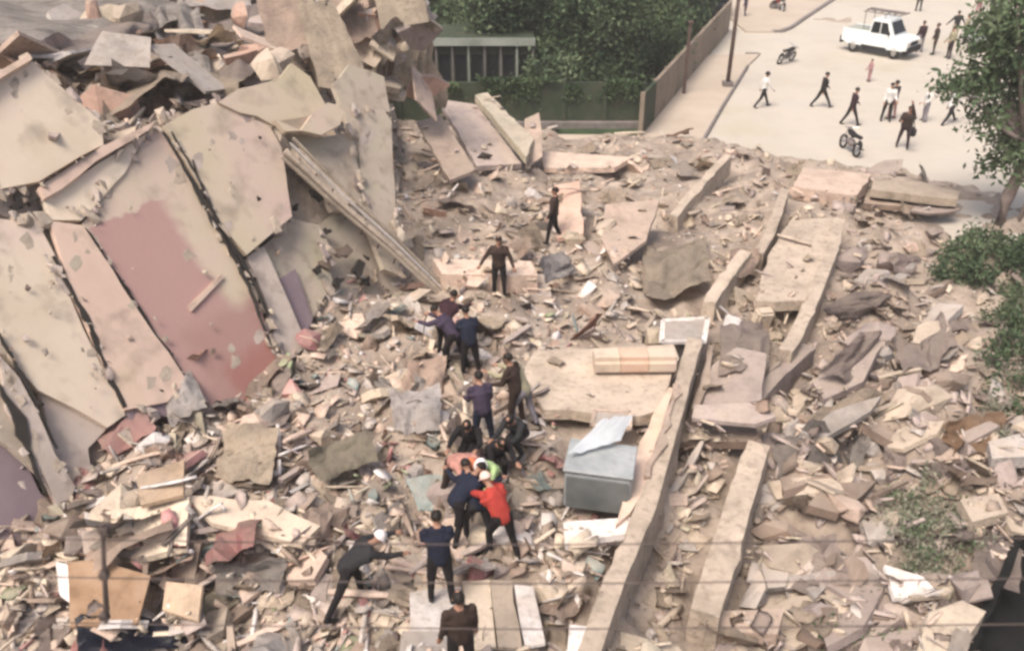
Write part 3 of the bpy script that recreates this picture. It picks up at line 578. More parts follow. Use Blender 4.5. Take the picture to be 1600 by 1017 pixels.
# ------------------------------------------------------------------ layered floor slabs and edge beams, stepping down to the right
S = slab
S('floor_slab', [(835,548),(1052,538),(1060,560),(1030,640),(1000,650),(850,640),(815,590)], 2.05, .25, 'concrete', 'flat dusty floor slab around the orange-banded cushion', 'floor slab', amp=.03)
S('floor_slab', [(1046,604),(1062,610),(1024,740),(985,800),(962,820),(1000,690)], 2.1, .3, 'plaster_salmon', 'tan strip of floor slab beside the grey cabinet', 'floor slab', amp=.02)
def beam(name, px, z, wid, hgt_, m, label, cat='concrete beam', amp=.007, parent=None):
    """edge beam: top centre line through image points at height z (number or list)"""
    zs = z if isinstance(z, (list, tuple)) else [z] * len(px); P = [atV(x, y, zz) for (x, y), zz in zip(px, zs)]; c = sum(P, Vector()) / len(P)
    pts = []
    for a, b in zip(P, P[1:]):
        n = max(2, int((b - a).length / .3)); pts += [a + (b - a) * k / n for k in range(n)]
    pts.append(P[-1]); bm = bmesh.new(); rings = []
    for i, p in enumerate(pts):
        d = (pts[min(i + 1, len(pts) - 1)] - pts[max(i - 1, 0)]); sx = Vector((d.y, -d.x, 0)).normalized(); end = i in (0, len(pts) - 1)
        j = lambda k=1: (rnd.gauss(0, amp) - (amp * rnd.choice((4, 9)) if rnd.random() < .09 else 0)) * k
        f = d.normalized() * (rnd.uniform(-.1, .1) if end else 0)
        rings.append([bm.verts.new(p - c + f * rnd.random() + sx * (sgn * wid / 2 + j()) + Vector((0, 0, zz + j(.6)))) for sgn, zz in ((-1, 0), (-.55, .012), (.55, .012), (1, 0), (1, -hgt_ * .5), (1, -hgt_), (-1, -hgt_))])
    for A, B in zip(rings, rings[1:]):
        for k in range(7): bm.faces.new((A[k], A[(k + 1) % 7], B[(k + 1) % 7], B[k]))
    bm.faces.new(rings[0][::-1]); bm.faces.new(rings[-1])
    o = bobj(name, bm, m, parent); o.location = c
    for a, b in zip(P, P[1:]):
        if wid > .25: BEAMS.append((np.array(a[:2]), np.array(b[:2]), wid))
        d = (b - a).normalized(); sx = Vector((d.y, -d.x, 0)) * wid * .6; raise_surface([(q.x, q.y) for q in (a - sx, b - sx, b + sx, a + sx)], lambda x, y: (a.z + b.z) / 2 + 0 * x)
    if wid > .25 and m == 'concrete':
        for e, d in ((P[0], (P[0] - P[1]).normalized()), (P[-1], (P[-1] - P[-2]).normalized())):
            for q in range(3):
                bm = bmesh.new(); s0 = Vector((rnd.uniform(-.12, .12), rnd.uniform(-.05, .05), rnd.uniform(-.3, -.05))); tube(bm, [s0 - d * .15, s0 + d * .2, s0 + d * .45 + Vector((rnd.uniform(-.2, .2), 0, rnd.uniform(-.2, .25)))], .012, 5)
                r_ = bobj('rebar', bm, 'brown', o); r_.location = e - c
    return tag(o, label, cat)
B_ = beam
B_('edge_beam', [(1086,528),(1052,650),(1010,790),(960,905),(905,1060)], [2.1,2.15,2.1,2.1,2.1], .34, 1.1, 'concrete', 'longest edge beam running up from the bottom of the heap to the white frame')
B_('edge_beam', [(1058,600),(1030,690),(1008,745)], 2.2, .12, .3, 'pink', 'thin pinkish rail lying along the longest edge beam', 'rail', amp=.012)
B_('edge_beam', [(1184,690),(1158,775),(1130,865),(1102,955)], 1.35, .5, .9, 'concrete', 'lower edge beam right of the longest one')
B_('edge_beam', [(1312,342),(1300,390),(1268,470),(1240,530),(1226,548)], 1.6, .34, .9, 'concrete', 'pale edge beam of the upper right floor slab')
B_('edge_beam', [(1138,242),(1112,268),(1078,305),(1052,338)], [1.5,1.5,1.4,1.4], .3, .8, 'concrete', 'short edge beam nearest the pavement corner')
B_('edge_beam', [(1226,296),(1216,330),(1200,370),(1184,396)], 1.6, .3, 1.0, 'concrete', 'edge beam between the two upper strips of rubble')
B_('edge_beam', [(1165,392),(1135,430),(1108,470)], 1.7, .35, .9, 'beige', 'tilted beam end above the folded tarpaulin')
B_('edge_beam', [(1262,540),(1215,580),(1170,630)], [1.3,1.25,1.1], .4, .7, 'mauve', 'dusty mauve beam crossing below the upper right slab')
B_('edge_beam', [(1110,540),(1100,600),(1085,640)], 1.6, .15, .5, 'brown', 'dark board standing beside the white frame end of the beam', 'board')
S('floor_slab', [(1236,345),(1312,338),(1300,400),(1262,470),(1180,470),(1200,400)], 1.5, .3, 'concrete', 'dusty tan floor slab behind the pale edge beam', 'floor slab')
S('floor_slab', [(1255,262),(1362,272),(1338,306),(1300,302),(1240,290)], 1.1, .5, 'pink', 'pinkish slab lying at the edge of the forecourt', 'floor slab')
S('floor_slab', [(1366,280),(1440,284),(1500,300),(1496,312),(1440,306),(1362,296)], 1.0, .28, 'beige', 'long thin slab edge at the forecourt with a dark gap below', 'floor slab')
S('gap_shade', [(1356,300),(1460,312),(1470,326),(1350,318)], .55, .2, 'brown', 'dark brown strip standing in for shade under the long thin slab edge', 'board')  # dark strip laid in the recess to paint its shade
S('floor_slab', [(1085,636),(1195,628),(1212,648),(1180,660),(1080,654)], 1.75, .1, 'mauve', 'thin mauve slab overhanging a dark gap between the beams', 'floor slab', tilt=(-.05,.1))
S('floor_slab', [(1112,570),(1150,548),(1196,560),(1190,622),(1098,626)], 1.62, .14, 'mauve', 'mauve tilted slab above the dark gap between the beams', 'floor slab', tilt=(.1,.08))
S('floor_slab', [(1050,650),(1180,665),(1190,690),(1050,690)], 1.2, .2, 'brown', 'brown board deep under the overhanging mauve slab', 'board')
S('floor_slab', [(676,404),(830,408),(840,430),(690,428)], 2.3, .7, 'pink', 'pinkish ledge slab under the person in the upper middle', 'floor slab')
S('floor_slab', [(688,432),(850,428),(862,462),(720,458)], 1.75, .25, 'plaster_grey', 'grey-brown slab in front of the pinkish ledge', 'floor slab')
S('floor_slab', [(866,304),(905,302),(912,350),(870,352)], 2.0, .14, 'terracotta', 'terracotta panel right of the standing person in the upper middle', 'panel', tilt=(.1,.3))
S('floor_slab', [(945,330),(1030,322),(1010,370),(960,400),(940,370)], 1.9, .1, 'pink', 'flat rosy panel left of the short edge beam', 'panel', tilt=(-.05,.15))
S('floor_slab', [(742,158),(762,150),(834,208),(822,238)], 2.2, .3, 'olive', 'greenish grey slab tilted against the garden wall', 'slab', tilt=(-.2,.0), amp=.02)
S('floor_slab', [(652,204),(690,192),(742,250),(702,268)], 2.5, .12, 'pink', 'pink panel propped at the corner of the block', 'panel', tilt=(-.15,.1))
S('floor_slab', [(686,170),(745,170),(815,240),(745,252)], 1.9, .2, 'mauve', 'mauve slab between the pink panel and the greenish slab', 'slab', tilt=(-.15,.05))
S('floor_slab', [(840,236),(990,246),(960,262),(850,262)], 1.0, .2, 'pink', 'pinkish slab beneath the garden wall', 'slab')
S('floor_slab', [(820,200),(842,196),(848,232),(822,240)], 1.9, .08, 'pink', 'upright rose splinter of panel at the end of the greenish slab', 'panel', tilt=(.1,.3))
S('roof_slab', [(215,745),(290,728),(285,768),(218,780)], 3.0, .07, 'tan', 'pale tan board on the debris below the rose-red panel', 'board', tilt=(0,.3))
S('roof_slab', [(165,800),(300,790),(290,850),(200,862)], 2.6, .12, 'cream', 'cream slab sloping at the lower left', 'slab', tilt=(.1,.3))
S('roof_slab', [(290,780),(420,790),(500,820),(470,840),(330,812)], 2.6, .1, 'beige', 'long beige slab across the lower left debris', 'slab', tilt=(.05,.35))
S('plywood', [(110,892),(166,888),(164,960),(104,962)], 2.3, .05, 'cardboard', 'upright brown board left of the dark spacer', 'board', tilt=(0,.45), amp=.01)
S('plywood', [(172,894),(238,908),(212,962),(170,968)], 2.3, .05, 'cardboard', 'brown board with curved top right of the dark spacer', 'board', tilt=(0,.4), amp=.01)
S('plywood', [(262,918),(318,922),(306,958),(252,946)], 2.3, .05, 'tan', 'orange-tan board at the lower left', 'board', tilt=(0,.6), amp=.01)
S('plywood', [(92,890),(122,896),(110,930),(90,920)], 2.3, .05, 'white', 'small pinkish white board at the lower left', 'board', tilt=(0,.8), amp=.01)
S('plywood', [(130,842),(166,838),(166,888),(132,892)], 2.3, .05, 'mauve', 'mauve grey board leaning behind the brown boards', 'board', tilt=(0,.5), amp=.01)
for k, (a, m) in enumerate([([(722,908),(765,905),(775,1010),(738,1016)], 'cream'), ([(766,905),(800,908),(816,1012),(778,1010)], 'beige'), ([(804,912),(834,916),(852,1004),(822,1010)], 'white')]):
    S('door_leaf', a, 1.95 + .05 * k, .06, m, ['cream door leaf lying nearest the man in navy at the bottom', 'beige door leaf lying between two paler ones', 'whitish door leaf, rightmost of three lying side by side'][k], 'door', amp=.008)
S('mattress_sheet', [(640,925),(720,915),(722,985),(640,1000)], 2.0, .12, 'white', 'whitish board under the man in navy', 'board', amp=.01)
S('mattress_sheet', [(628,985),(700,985),(715,1060),(620,1060)], 2.1, .1, 'grey', 'pale grey sheet at the bottom edge beside the crouched person', 'sheet', amp=.02)
S('tile_slab', [(890,975),(940,980),(935,1040),(885,1030)], 2.1, .1, 'white', 'white block left of the foot of the longest beam', 'block', amp=.01)
S('tile_slab', [(880,815),(985,808),(995,832),(880,850)], 2.0, .14, 'white', 'white slab in front of the grey cabinet', 'slab')
S('floor_slab', [(970,985),(1060,1010),(1100,1060),(960,1060)], 1.4, .2, 'cream', 'cream slab at the bottom between the beams', 'slab')
S('floor_slab', [(1100,955),(1225,950),(1215,990),(1110,985)], .9, .3, 'pink', 'pink slab at the bottom right of the lower beam', 'slab')
S('floor_slab', [(1450,960),(1500,945),(1540,960),(1480,1040),(1430,1030)], 1.0, .5, 'cream', 'large pale block at the bottom right corner', 'block', tilt=(0,.2))
S('floor_slab', [(1250,668),(1300,645),(1375,628),(1360,645),(1290,675)], 1.3, .15, 'grey', 'long pale slab lying across the right rubble', 'slab', tilt=(0,.3))
S('floor_slab', [(1270,590),(1340,540),(1380,545),(1350,590),(1290,610)], 1.35, .2, 'mauve', 'tilted mauve slab in the middle of the right rubble', 'slab', tilt=(0,.25))
S('floor_slab', [(1545,690),(1600,675),(1640,690),(1640,712),(1550,716)], 1.1, .3, 'grey', 'grey slab at the right edge under the green bush', 'slab')
S('floor_slab', [(1500,780),(1560,770),(1575,800),(1520,815)], .9, .25, 'beige', 'beige block right of the dusty weed bush', 'block')
S('floor_slab', [(1380,890),(1440,905),(1470,925),(1400,925)], .8, .1, 'white', 'bright white splinter below the dusty weed bush', 'panel', tilt=(.1,.5))
# dark retaining wall dropping into the corner gap
a = at(1600,800,.5); b = at(1468,1040,.5); bm = bmesh.new(); k = b - a
S('edge_beam', [(1588,826),(1606,832),(1506,1060),(1482,1050)], .45, 3.6, 'corner_shade', 'dark wall edge falling away at the bottom right corner', 'wall', amp=.03)
S('lower_roof', [(1604,836),(1760,836),(1800,1200),(1440,1200)], -.6, .3, 'corner_shade', 'lower roof coloured near-black for the shade of the bottom right corner', 'roof')
# folded tarpaulins
D('folded_tarpaulin', [(1002,398,'1.22'),(1102,376,'1.34'),(1112,446,'1.34'),(1010,482,'1.3')], 'cream', 'dusty tarpaulin lying in long folds left of the tilted beam end', 'tarpaulin', 30, 34, .06, .42, 1, .2, seed=64, freq=4.2)
D('crumpled_cloth', [(1270,500,.3),(1330,478,.45),(1395,468,.2),(1330,505,.1)], 'mauve', 'long mauve folded cloth right of the upper beam', 'cloth', 22, 12, .15, .4, 1, .06, seed=51, freq=2)
D('crumpled_cloth', [(1275,600,.3),(1340,545,.5),(1385,548,.2),(1320,605,.1)], 'mauve', 'dusty folded cloth lying in the middle of the right rubble', 'cloth', 22, 12, .15, .4, 1, .06, seed=52, freq=2)
D('crumpled_cloth', [(1250,680,.3),(1330,640,.5),(1400,625,.2),(1330,680,.1)], 'beige', 'beige crumpled cloth running beside the long pale slab', 'cloth', 22, 12, .15, .4, 1, .06, seed=53, freq=2)
D('crumpled_cloth', [(1400,560,.3),(1470,520,.5),(1500,560,.2),(1420,600,.1)], 'mauve', 'mauve crumpled sheet at the left of the small-leaved green bush', 'cloth', 22, 12, .2, .5, 1, .06, seed=54, freq=2)
D('crumpled_cloth', [(1210,700,.3),(1290,690,.4),(1320,740,.2),(1220,760,.1)], 'grey', 'grey crumpled sheet at the head of the lower beam', 'cloth', 22, 12, .2, .5, 1, .06, seed=55, freq=2)
for q, m, lb, sd_ in [
                  ([(830,425,.4),(880,415,.5),(900,440,.3),(850,452,.2)], 'white', 'whitish crumpled cloth right of the brown slab', 4),
                  ([(1140,410,.4),(1185,405,.4),(1180,440,.2),(1135,445,.2)], 'pink', 'rosy cloth between two upper beams', 5),
                  ([(1125,530,.4),(1190,520,.3),(1200,590,.3),(1120,600,.2)], 'mauve', 'mauve cloth heap right of the white frame', 6),
                  ([(480,745,.6),(585,715,.7),(590,745,.4),(500,775,.3)], 'olive', 'yellow-green sheet curled up in the middle of the debris fan', 7),
                  ([(360,690,.5),(440,700,.5),(430,780,.3),(350,770,.3)], 'cream', 'pale crumpled cloth below the red panel', 8),
                  ([(640,590,.4),(700,580,.4),(690,625,.2),(630,635,.2)], 'pink', 'pink crumpled cloth left of the man in brown', 10),
                  ([(120,972,.1),(230,975,.15),(320,1010,.15),(130,1060,.1)], 'paint_navy', 'dark navy cloth at the bottom left under the brown boards', 11),
                  ([(340,905,.3),(455,895,.4),(440,935,.2),(350,945,.2)], 'grey', 'grey flattened sheet left of the bending person', 12),
                  ([(610,640,.4),(690,630,.5),(690,690,.2),(620,690,.2)], 'white', 'whitish torn sheets in the middle of the heap', 13),
                  ([(150,700,.3),(215,650,.6),(250,690,.3),(180,730,.2)], 'plaster_rose', 'rose torn panel slumped at the facade foot', 14),
                  ([(255,640,.5),(300,610,.8),(330,660,.4),(280,690,.3)], 'white', 'white torn sheet against the facade foot', 15)]:
    D('crumpled_cloth', q, m, lb, 'cloth', 18, 12, .12, .22, 1, .05, seed=sd_ * 7)
o = D('earth_mound', [(1452,680,.3),(1530,665,.4),(1540,712,.1),(1455,716,.1)], 'cardboard', 'rounded ochre lump of earth near the right edge', 'mound', 18, 14, .3, .7, 0, .2, seed=77)

# ------------------------------------------------------------------ cabinet, cushion, frame, small furniture
z0 = 1.75
c0 = at(880,792,z0); c1 = at(982,806,z0); ww = np.linalg.norm(c1 - c0); ang = math.atan2(c1[1] - c0[1], c1[0] - c0[0])
cb = tag(empty('metal_cabinet', ((c0[0] + c1[0]) / 2, (c0[1] + c1[1]) / 2, z0), ang), 'pale grey metal cabinet lying under a white sheet', 'cabinet')
bm = bmesh.new(); box(bm, (0, .45, .42), (ww, .9, .84)); bmesh.ops.bevel(bm, geom=bm.edges[:], offset=.03, segments=2, affect='EDGES'); bobj('body', bm, 'cabinet_grey', cb)
bm = bmesh.new(); box(bm, (0, -.012, .4), (ww * .93, .03, .7)); bobj('front_panel', bm, 'cabinet_dark', cb)
bm = bmesh.new(); box(bm, (0, .45, .88), (ww + .06, .96, .06)); bmesh.ops.bevel(bm, geom=bm.edges[:], offset=.015, segments=1, affect='EDGES'); bobj('lid', bm, 'cabinet_grey', cb)
D('white_sheet', [(940,655,'2.95'),(988,652,'2.95'),(968,690,'2.8'),(885,712,'2.78')], 'sheet_white', 'bluish white rigid sheet slipping off the grey cabinet', 'sheet', 20, 12, .04, .05, 0, .03, seed=31)
q = at(988,577,2.05); cu = tag(empty('cushion', (q[0], q[1], 2.07), .02), 'long beige cushion with a dull orange middle on the flat slab', 'cushion')
def pillow(l, w_, h):
    bm = bmesh.new(); box(bm, (0, 0, h / 2), (l, w_, h)); bmesh.ops.bevel(bm, geom=[e for e in bm.edges if abs((e.verts[0].co - e.verts[1].co).x) > l * .9], offset=.11, segments=4, affect='EDGES'); return bm
for x, l, m, n in ((-.60, .56, 'plaster_olive', 'end_section'), (0, .62, 'orange_cloth', 'middle_section'), (.62, .60, 'plaster_olive', 'end_section')):
    o = bobj(n, pillow(l, .6, .42), m, cu, False); o.location = (x, 0, 0)
def frame(px, z, t, m, label, pane=None, name='window_frame', tilt=0):
    P = [atV(x, y, z) for x, y in px]; c = sum(P, Vector()) / 4; r = tag(empty(name, c), label, 'window frame')
    for a, b in zip(P, P[1:] + P[:1]):
        bm = bmesh.new(); d = (b - a).normalized(); n = d.cross(Vector((0, 0, 1))) * t / 2
        extrude_poly(bm, [a - c - n, b - c - n, b - c + n, a - c + n], (0, 0, -.07)); bobj('frame_bar', bm, m, r)
    if pane:
        bm = bmesh.new(); extrude_poly(bm, [c + (p - c) * .96 - c - Vector((0, 0, .03)) for p in P], (0, 0, -.015)); bobj('pane', bm, pane, r)
    return r
frame([(1036,500),(1106,496),(1100,532),(1034,532)], 1.95, .12, 'white', 'pale rectangular window frame at the head of the longest beam', 'grey')
frame([(930,640),(986,642),(984,668),(925,662)], 2.2, .08, 'pink', 'pinkish window frame behind the grey cabinet', 'grey')
bm = bmesh.new(); q = G(627, 880, .12); bmesh.ops.create_cone
seg = [(math.cos(t) * .15, math.sin(t) * .15, 0) for t in [2 * math.pi * k / 18 for k in range(19)]]; tube(bm, seg, .04, 8, cap=False)
o = bobj('bucket_rim', bm, 'cream', smooth=True); o.location = q; tag(o, 'pale round ring lying between the two men at the bottom', 'ring')
# yellowish broken washbasin and white can between beams
bm = bmesh.new(); box(bm, (0, 0, .3), (.5, .34, .6)); bmesh.ops.bevel(bm, geom=bm.edges[:], offset=.06, segments=2, affect='EDGES'); o = bobj('cupboard', bm, 'cream'); o.location = G(1186, 506, -.1); o.rotation_euler = (.2, .1, .3); tag(o, 'small yellowish cupboard carcass beside the pale edge beam', 'cupboard')
bm = bmesh.new(); box(bm, (0, 0, .25), (.4, .1, .55)); bmesh.ops.bevel(bm, geom=bm.edges[:], offset=.03, segments=2, affect='EDGES'); o = bobj('fallen_shutter', bm, 'white'); o.location = G(1138, 522, -.05); o.rotation_euler = (-.5, .2, -.2); tag(o, 'upright white panel left of the yellowish cupboard', 'panel')

# ------------------------------------------------------------------ cables in front, spacer
for k, (y0, y1, y2, h) in enumerate([(826, 832, 826, 9.2), (886, 894, 890, 8.8), (958, 966, 962, 8.4)]):
    pts = [at(px, py, h) for px, py in ((-900, y0 + 4), (0, y0), (800, y1), (1600, y2), (2500, y2 + 4))]
    t = np.linspace(0, 1, 40); xs = np.interp(t, [0, .25, .5, .75, 1], [p[0] for p in pts])
    zc = h - .10 * (1 - ((t - .5) * 2) ** 2)
    yy = np.interp(t, [0, .25, .5, .75, 1], [p[1] for p in pts])
    bm = bmesh.new(); tube(bm, list(zip(xs, yy, zc)), .005, 6); o = bobj('overhead_cable', bm, 'cable'); tag(o, ['uppermost thin dark cable crossing in front of the heap', 'middle thin dark cable crossing in front of the heap', 'lowest thin dark cable crossing in front of the heap'][k], 'cable', 'cables across the foreground')
bm = bmesh.new(); a = atV(163, 828, 9.2); b = atV(163, 962, 8.4); tube(bm, [a + Vector((0, 0, .05)), (a + b) / 2, b - Vector((0, 0, .05))], .014, 6)
for q in (a, (a + b) / 2, b): box(bm, q, (.05, .05, .05))
tag(bobj('cable_spacer', bm, 'cable'), 'short dark upright spacer tying the foreground cables together at left', 'spacer')

# street pole
pb = at(1136,138,0); bm = bmesh.new(); tube(bm, [(0, 0, 0), (.04, 0, 4), (.12, 0, 9.5)], .12, 10, .08); o = empty('utility_pole', (pb[0], pb[1], .12)); bobj('pole', bm, 'rust_metal', o, True)
bm = bmesh.new(); box(bm, (0, 0, .12), (.5, .5, .24)); bobj('footing', bm, 'kerb', o); tag(o, 'dark slim utility pole on the pavement', 'pole')
#PART3
# ------------------------------------------------------------------ loose debris: prototypes
def p_slab(r):
    bm = bmesh.new(); n = r.randint(4, 6); a0 = r.random() * 6.28; el = r.uniform(.4, .95)
    pts = [(math.cos(a0 + 6.28 * (k + r.uniform(-.28, .28)) / n) * .5, math.sin(a0 + 6.28 * (k + r.uniform(-.28, .28)) / n) * .5 * el) for k in range(n)]
    pts = jag_poly(pts, .26, .018, r); th = r.uniform(.05, .15); top = [Vector((x, y, (x * x - y * y) * r.uniform(-.1, .1))) for x, y in pts]
    extrude_poly(bm, top, (r.uniform(-.03, .03), r.uniform(-.03, .03), -th)); return bm
def p_rect(r):
    bm = bmesh.new(); a = r.uniform(.28, .5); pts = [(-.5, -a), (.5, -a * r.uniform(.7, 1)), (.5, a), (-.5 + r.uniform(0, .3), a)]
    pts = jag_poly(pts, .4, .01, r); extrude_poly(bm, [Vector((x, y, 0)) for x, y in pts], (0, 0, -r.uniform(.03, .07))); return bm
def p_chunk(r):
    bm = bmesh.new()
    for k in range(r.randint(11, 16)):
        v = Vector((r.gauss(0, 1), r.gauss(0, 1), r.gauss(0, 1))).normalized(); bm.verts.new((v.x * .5 * r.uniform(.75, 1), v.y * .38 * r.uniform(.75, 1), v.z * .27 * r.uniform(.75, 1)))
    bmesh.ops.convex_hull(bm, input=bm.verts[:]); return bm
def p_plank(r):
    bm = bmesh.new(); V = []; n = 4; wv = r.uniform(.035, .075); h = r.uniform(.015, .03); bow = r.uniform(-.04, .04)
    for i in range(n + 1):
        x = -.5 + i / n; z = bow * (1 - (2 * x) ** 2); k = 1 if 0 < i < n else r.uniform(.3, 1)
        V.append([bm.verts.new((x + r.uniform(-.02, .02) * (i in (0, n)), y * wv * k, z + zz * h)) for y, zz in ((-1, -1), (1, -1), (1, 1), (-1, 1))])
    for A, B in zip(V, V[1:]):
        for k in range(4): bm.faces.new((A[k], A[(k + 1) % 4], B[(k + 1) % 4], B[k]))
    bm.faces.new(V[0][::-1]); bm.faces.new(V[-1]); return bm
def p_sheet(r):
    bm = bmesh.new(); nx, ny = 5, 4; s = r.randint(0, 999); V = []
    for j in range(ny + 1):
        for i in range(nx + 1):
            u, v = i / nx - .5, j / ny - .5; z = .30 * float(vnoise(u * 3 + s, v * 3, s)) + r.uniform(-.03, .03)
            V.append(bm.verts.new((u + r.uniform(-.05, .05), v * .7 + r.uniform(-.05, .05), z)))
    for j in range(ny):
        for i in range(nx): a = j * (nx + 1) + i; bm.faces.new((V[a], V[a + 1], V[a + nx + 2], V[a + nx + 1]))
    bmesh.ops.solidify(bm, geom=bm.faces[:], thickness=.03); return bm
def p_rod(r):
    bm = bmesh.new(); p = [Vector((-.5, 0, 0))]; d = Vector((1, 0, .1))
    for k in range(5): d = (d + Vector((0, r.uniform(-.6, .6), r.uniform(-.4, .4)))).normalized(); p.append(p[-1] + d * .2)
    tube(bm, p, .011, 4); return bm
def p_brick(r):
    bm = bmesh.new(); box(bm, (0, 0, 0), (1, .48, .34))
    for v in bm.verts: v.co += Vector((r.uniform(-.05, .05), r.uniform(-.04, .04), r.uniform(-.03, .03)))
    bmesh.ops.bevel(bm, geom=bm.edges[:], offset=.03, segments=1, affect='EDGES'); return bm
KIND = {'slab_fragment': (p_slab, 16), 'board_fragment': (p_rect, 8), 'concrete_chunk': (p_chunk, 14), 'splintered_plank': (p_plank, 8), 'torn_sheet': (p_sheet, 12), 'bent_rod': (p_rod, 8), 'loose_brick': (p_brick, 5)}
PROTO = {}
rp = random.Random(5)
for k, (f, n) in KIND.items():
    PROTO[k] = []
    for _ in range(n):
        bm = f(rp); bmesh.ops.recalc_face_normals(bm, faces=bm.faces); bmesh.ops.triangulate(bm, faces=[q for q in bm.faces if len(q.verts) > 4]); me = bpy.data.meshes.new(k); bm.to_mesh(me); bm.free(); me.materials.append(None); PROTO[k].append(me)

# what the heap is made of, by part of the heap
ZC = {'mass': (['pink', 'cream', 'grey', 'mauve', 'beige', 'white', 'brown', 'terracotta'], [.24, .22, .14, .1, .14, .12, .02, .02]),
      'fan': (['cream', 'pink', 'white', 'grey', 'beige', 'brown', 'mauve', 'olive', 'terracotta', 'dark', 'rose', 'teal', 'moss'], [.13, .20, .10, .14, .15, .07, .12, .02, .01, .03, .03, .02, .01]),
      'upper': (['beige', 'pink', 'cream', 'mauve', 'terracotta', 'dark', 'white', 'grey'], [.3, .22, .17, .11, .03, .03, .06, .08]),
      'strip': (['beige', 'pink', 'mauve', 'cream', 'olive', 'grey', 'brown'], [.36, .15, .16, .12, .05, .11, .05]),
      'right': (['mauve', 'beige', 'brown', 'grey', 'pink', 'cream', 'olive', 'white'], [.40, .26, .14, .12, .06, .01, .01, .00])}
def zone(px, py, z):
    if z > 3.6: return 'mass'
    if px > 1180 - (py - 300) * .02 and not (py < 560 and px < 1300): return 'right' if px > 1195 or py > 900 else 'strip'
    if py < 480 and px > 620: return 'upper' if px < 1130 else 'strip'
    if px > 1085 - (py - 530) * .32 and py > 500: return 'strip'
    return 'fan'
ZL = {'mass': 'on top of the collapsed block', 'fan': 'on the debris fan', 'upper': 'in the upper rubble', 'strip': 'on the stepped floor slabs', 'right': 'in the right-hand rubble'}
CLEAR = [[(870,545),(1052,538),(1060,560),(1030,620),(900,620)], [(1090,520),(1125,525),(1060,720),(1010,1017),(900,1017),(1020,720)],
         [(1180,685),(1215,680),(1130,950),(1080,950)], [(1305,340),(1325,340),(1250,540),(1225,540)], [(1000,378),(1112,378),(1112,485),(1000,485)], [(866,645),(1000,640),(990,815),(866,800)],
         [(716,900),(840,900),(858,1017),(736,1017)], [(1366,275),(1500,300),(1490,325),(1350,320)], [(1255,262),(1362,272),(1338,306),(1240,296)], [(100,885),(245,885),(245,965),(95,965)], [(440,230),(480,230),(720,470),(680,480)],
         [(640,925),(720,915),(722,1000),(640,1000)]]
def inpoly(px, py, poly):
    c = np.zeros(px.shape, bool)
    for (x0, y0), (x1, y1) in zip(poly, poly[1:] + poly[:1]):
        k = ((y0 > py) != (y1 > py)) & (px < (x1 - x0) * (py - y0) / ((y1 - y0) or 1e-9) + x0); c ^= k
    return c
RAISED = (HG - HG0) > .12
def heap_points(n, seed, clear=True, keep=0.0):
    r = np.random.default_rng(seed); px = r.uniform(-60, 1660, n); py = r.uniform(-15, 1060, n); P = hits(px, py)
    ok = (P[:, 2] > (.12 if clear else .2)) & (P[:, 2] < 9.5) & (P[:, 1] < 62)
    ok &= ~((P[:, 0] > -8) & (P[:, 1] > 40.6)) | (P[:, 2] > 3)
    cr = (P[:, 0] - p0[0]) * (-dd[1]) + (P[:, 1] - p0[1]) * dd[0]
    # nothing on the facade's own face
    sA = (P - FA) @ fn; al = (P - FA) @ fu; Lf = np.linalg.norm((FB - FA)[:2])
    ok &= ~((sA < .1) & (P[:, 2] > 2.6) & (P[:, 2] < 6.2) & (P[:, 1] < 30) & (sA > -5))
    g = r.random(n)
    if clear:
        for c in CLEAR: ok &= ~inpoly(px, py, c)
        i_ = np.clip(((P[:, 0] - X0) / GS).astype(int), 0, len(gx) - 1); j_ = np.clip(((P[:, 1] - Y0) / GS).astype(int), 0, len(gy) - 1); ok &= ~(RAISED[j_, i_] & (r.random(n) > keep))
        for a, b, wd_ in BEAMS:
            ab = b - a; t = np.clip(((P[:, 0] - a[0]) * ab[0] + (P[:, 1] - a[1]) * ab[1]) / (ab @ ab), 0, 1); dx = P[:, 0] - a[0] - t * ab[0]; dy = P[:, 1] - a[1] - t * ab[1]
            rt = dx * ab[1] - dy * ab[0] > 0; ok &= ~((np.hypot(dx, dy) < np.where(rt, wd_ * .5 + (.55 if keep == 0 else .3), wd_ * .5 + .12)))
    ok &= ~((px > 1440) & (py > 330) & (py < 620) & (g > .5))
    return px[ok], py[ok], P[ok]
MARKS = [('the rose-red panel foot', 345, 668), ('the bending person', 545, 925), ('the man in navy', 690, 900), ('the rescuer in red', 790, 850), ('the grey cabinet', 930, 730), ('the orange-banded cushion', 988, 575),
         ('the white frame', 1070, 515), ('the dark-clad pair', 715, 560), ('the person in brown', 805, 640), ('the person on the grey-brown slab', 780, 460), ('the standing person high up', 863, 375), ('the greenish grey slab', 800, 215),
         ('the fallen railing', 600, 380), ('the short beam by the pavement', 1095, 290), ('the pale upper beam', 1290, 430), ('the forecourt slab edge', 1430, 300), ('the street tree bush', 1480, 440), ('the ochre mound', 1492, 690),
         ('the dusty weed bush', 1430, 830), ('the lower beam', 1140, 830), ('the foot of the longest beam', 960, 960), ('the middle of the longest beam', 1030, 740), ('the brown boards', 170, 930), ('the door leaves', 785, 960),
         ('the yellow-green sheet', 540, 745), ('the crumpled roof sheet', 200, 120), ('the pink curtain', 620, 60), ('the mauve overhanging slab', 1140, 640), ('the tarpaulin folds', 1055, 430), ('the terracotta panel', 890, 330),
         ('the facade foot', 110, 800), ('the cream slab at lower left', 230, 830), ('the pink slab at bottom', 1165, 970), ('the pale corner block', 1480, 990), ('the cupboard carcass', 1186, 500), ('the narrow wall strip', 610, 420), ('the white ceiling slab', 310, 20), ('the recessed grey wall', 480, 480)]
MARKW = [(n, hits(np.array([x]), np.array([y]))[0]) for n, x, y in MARKS]
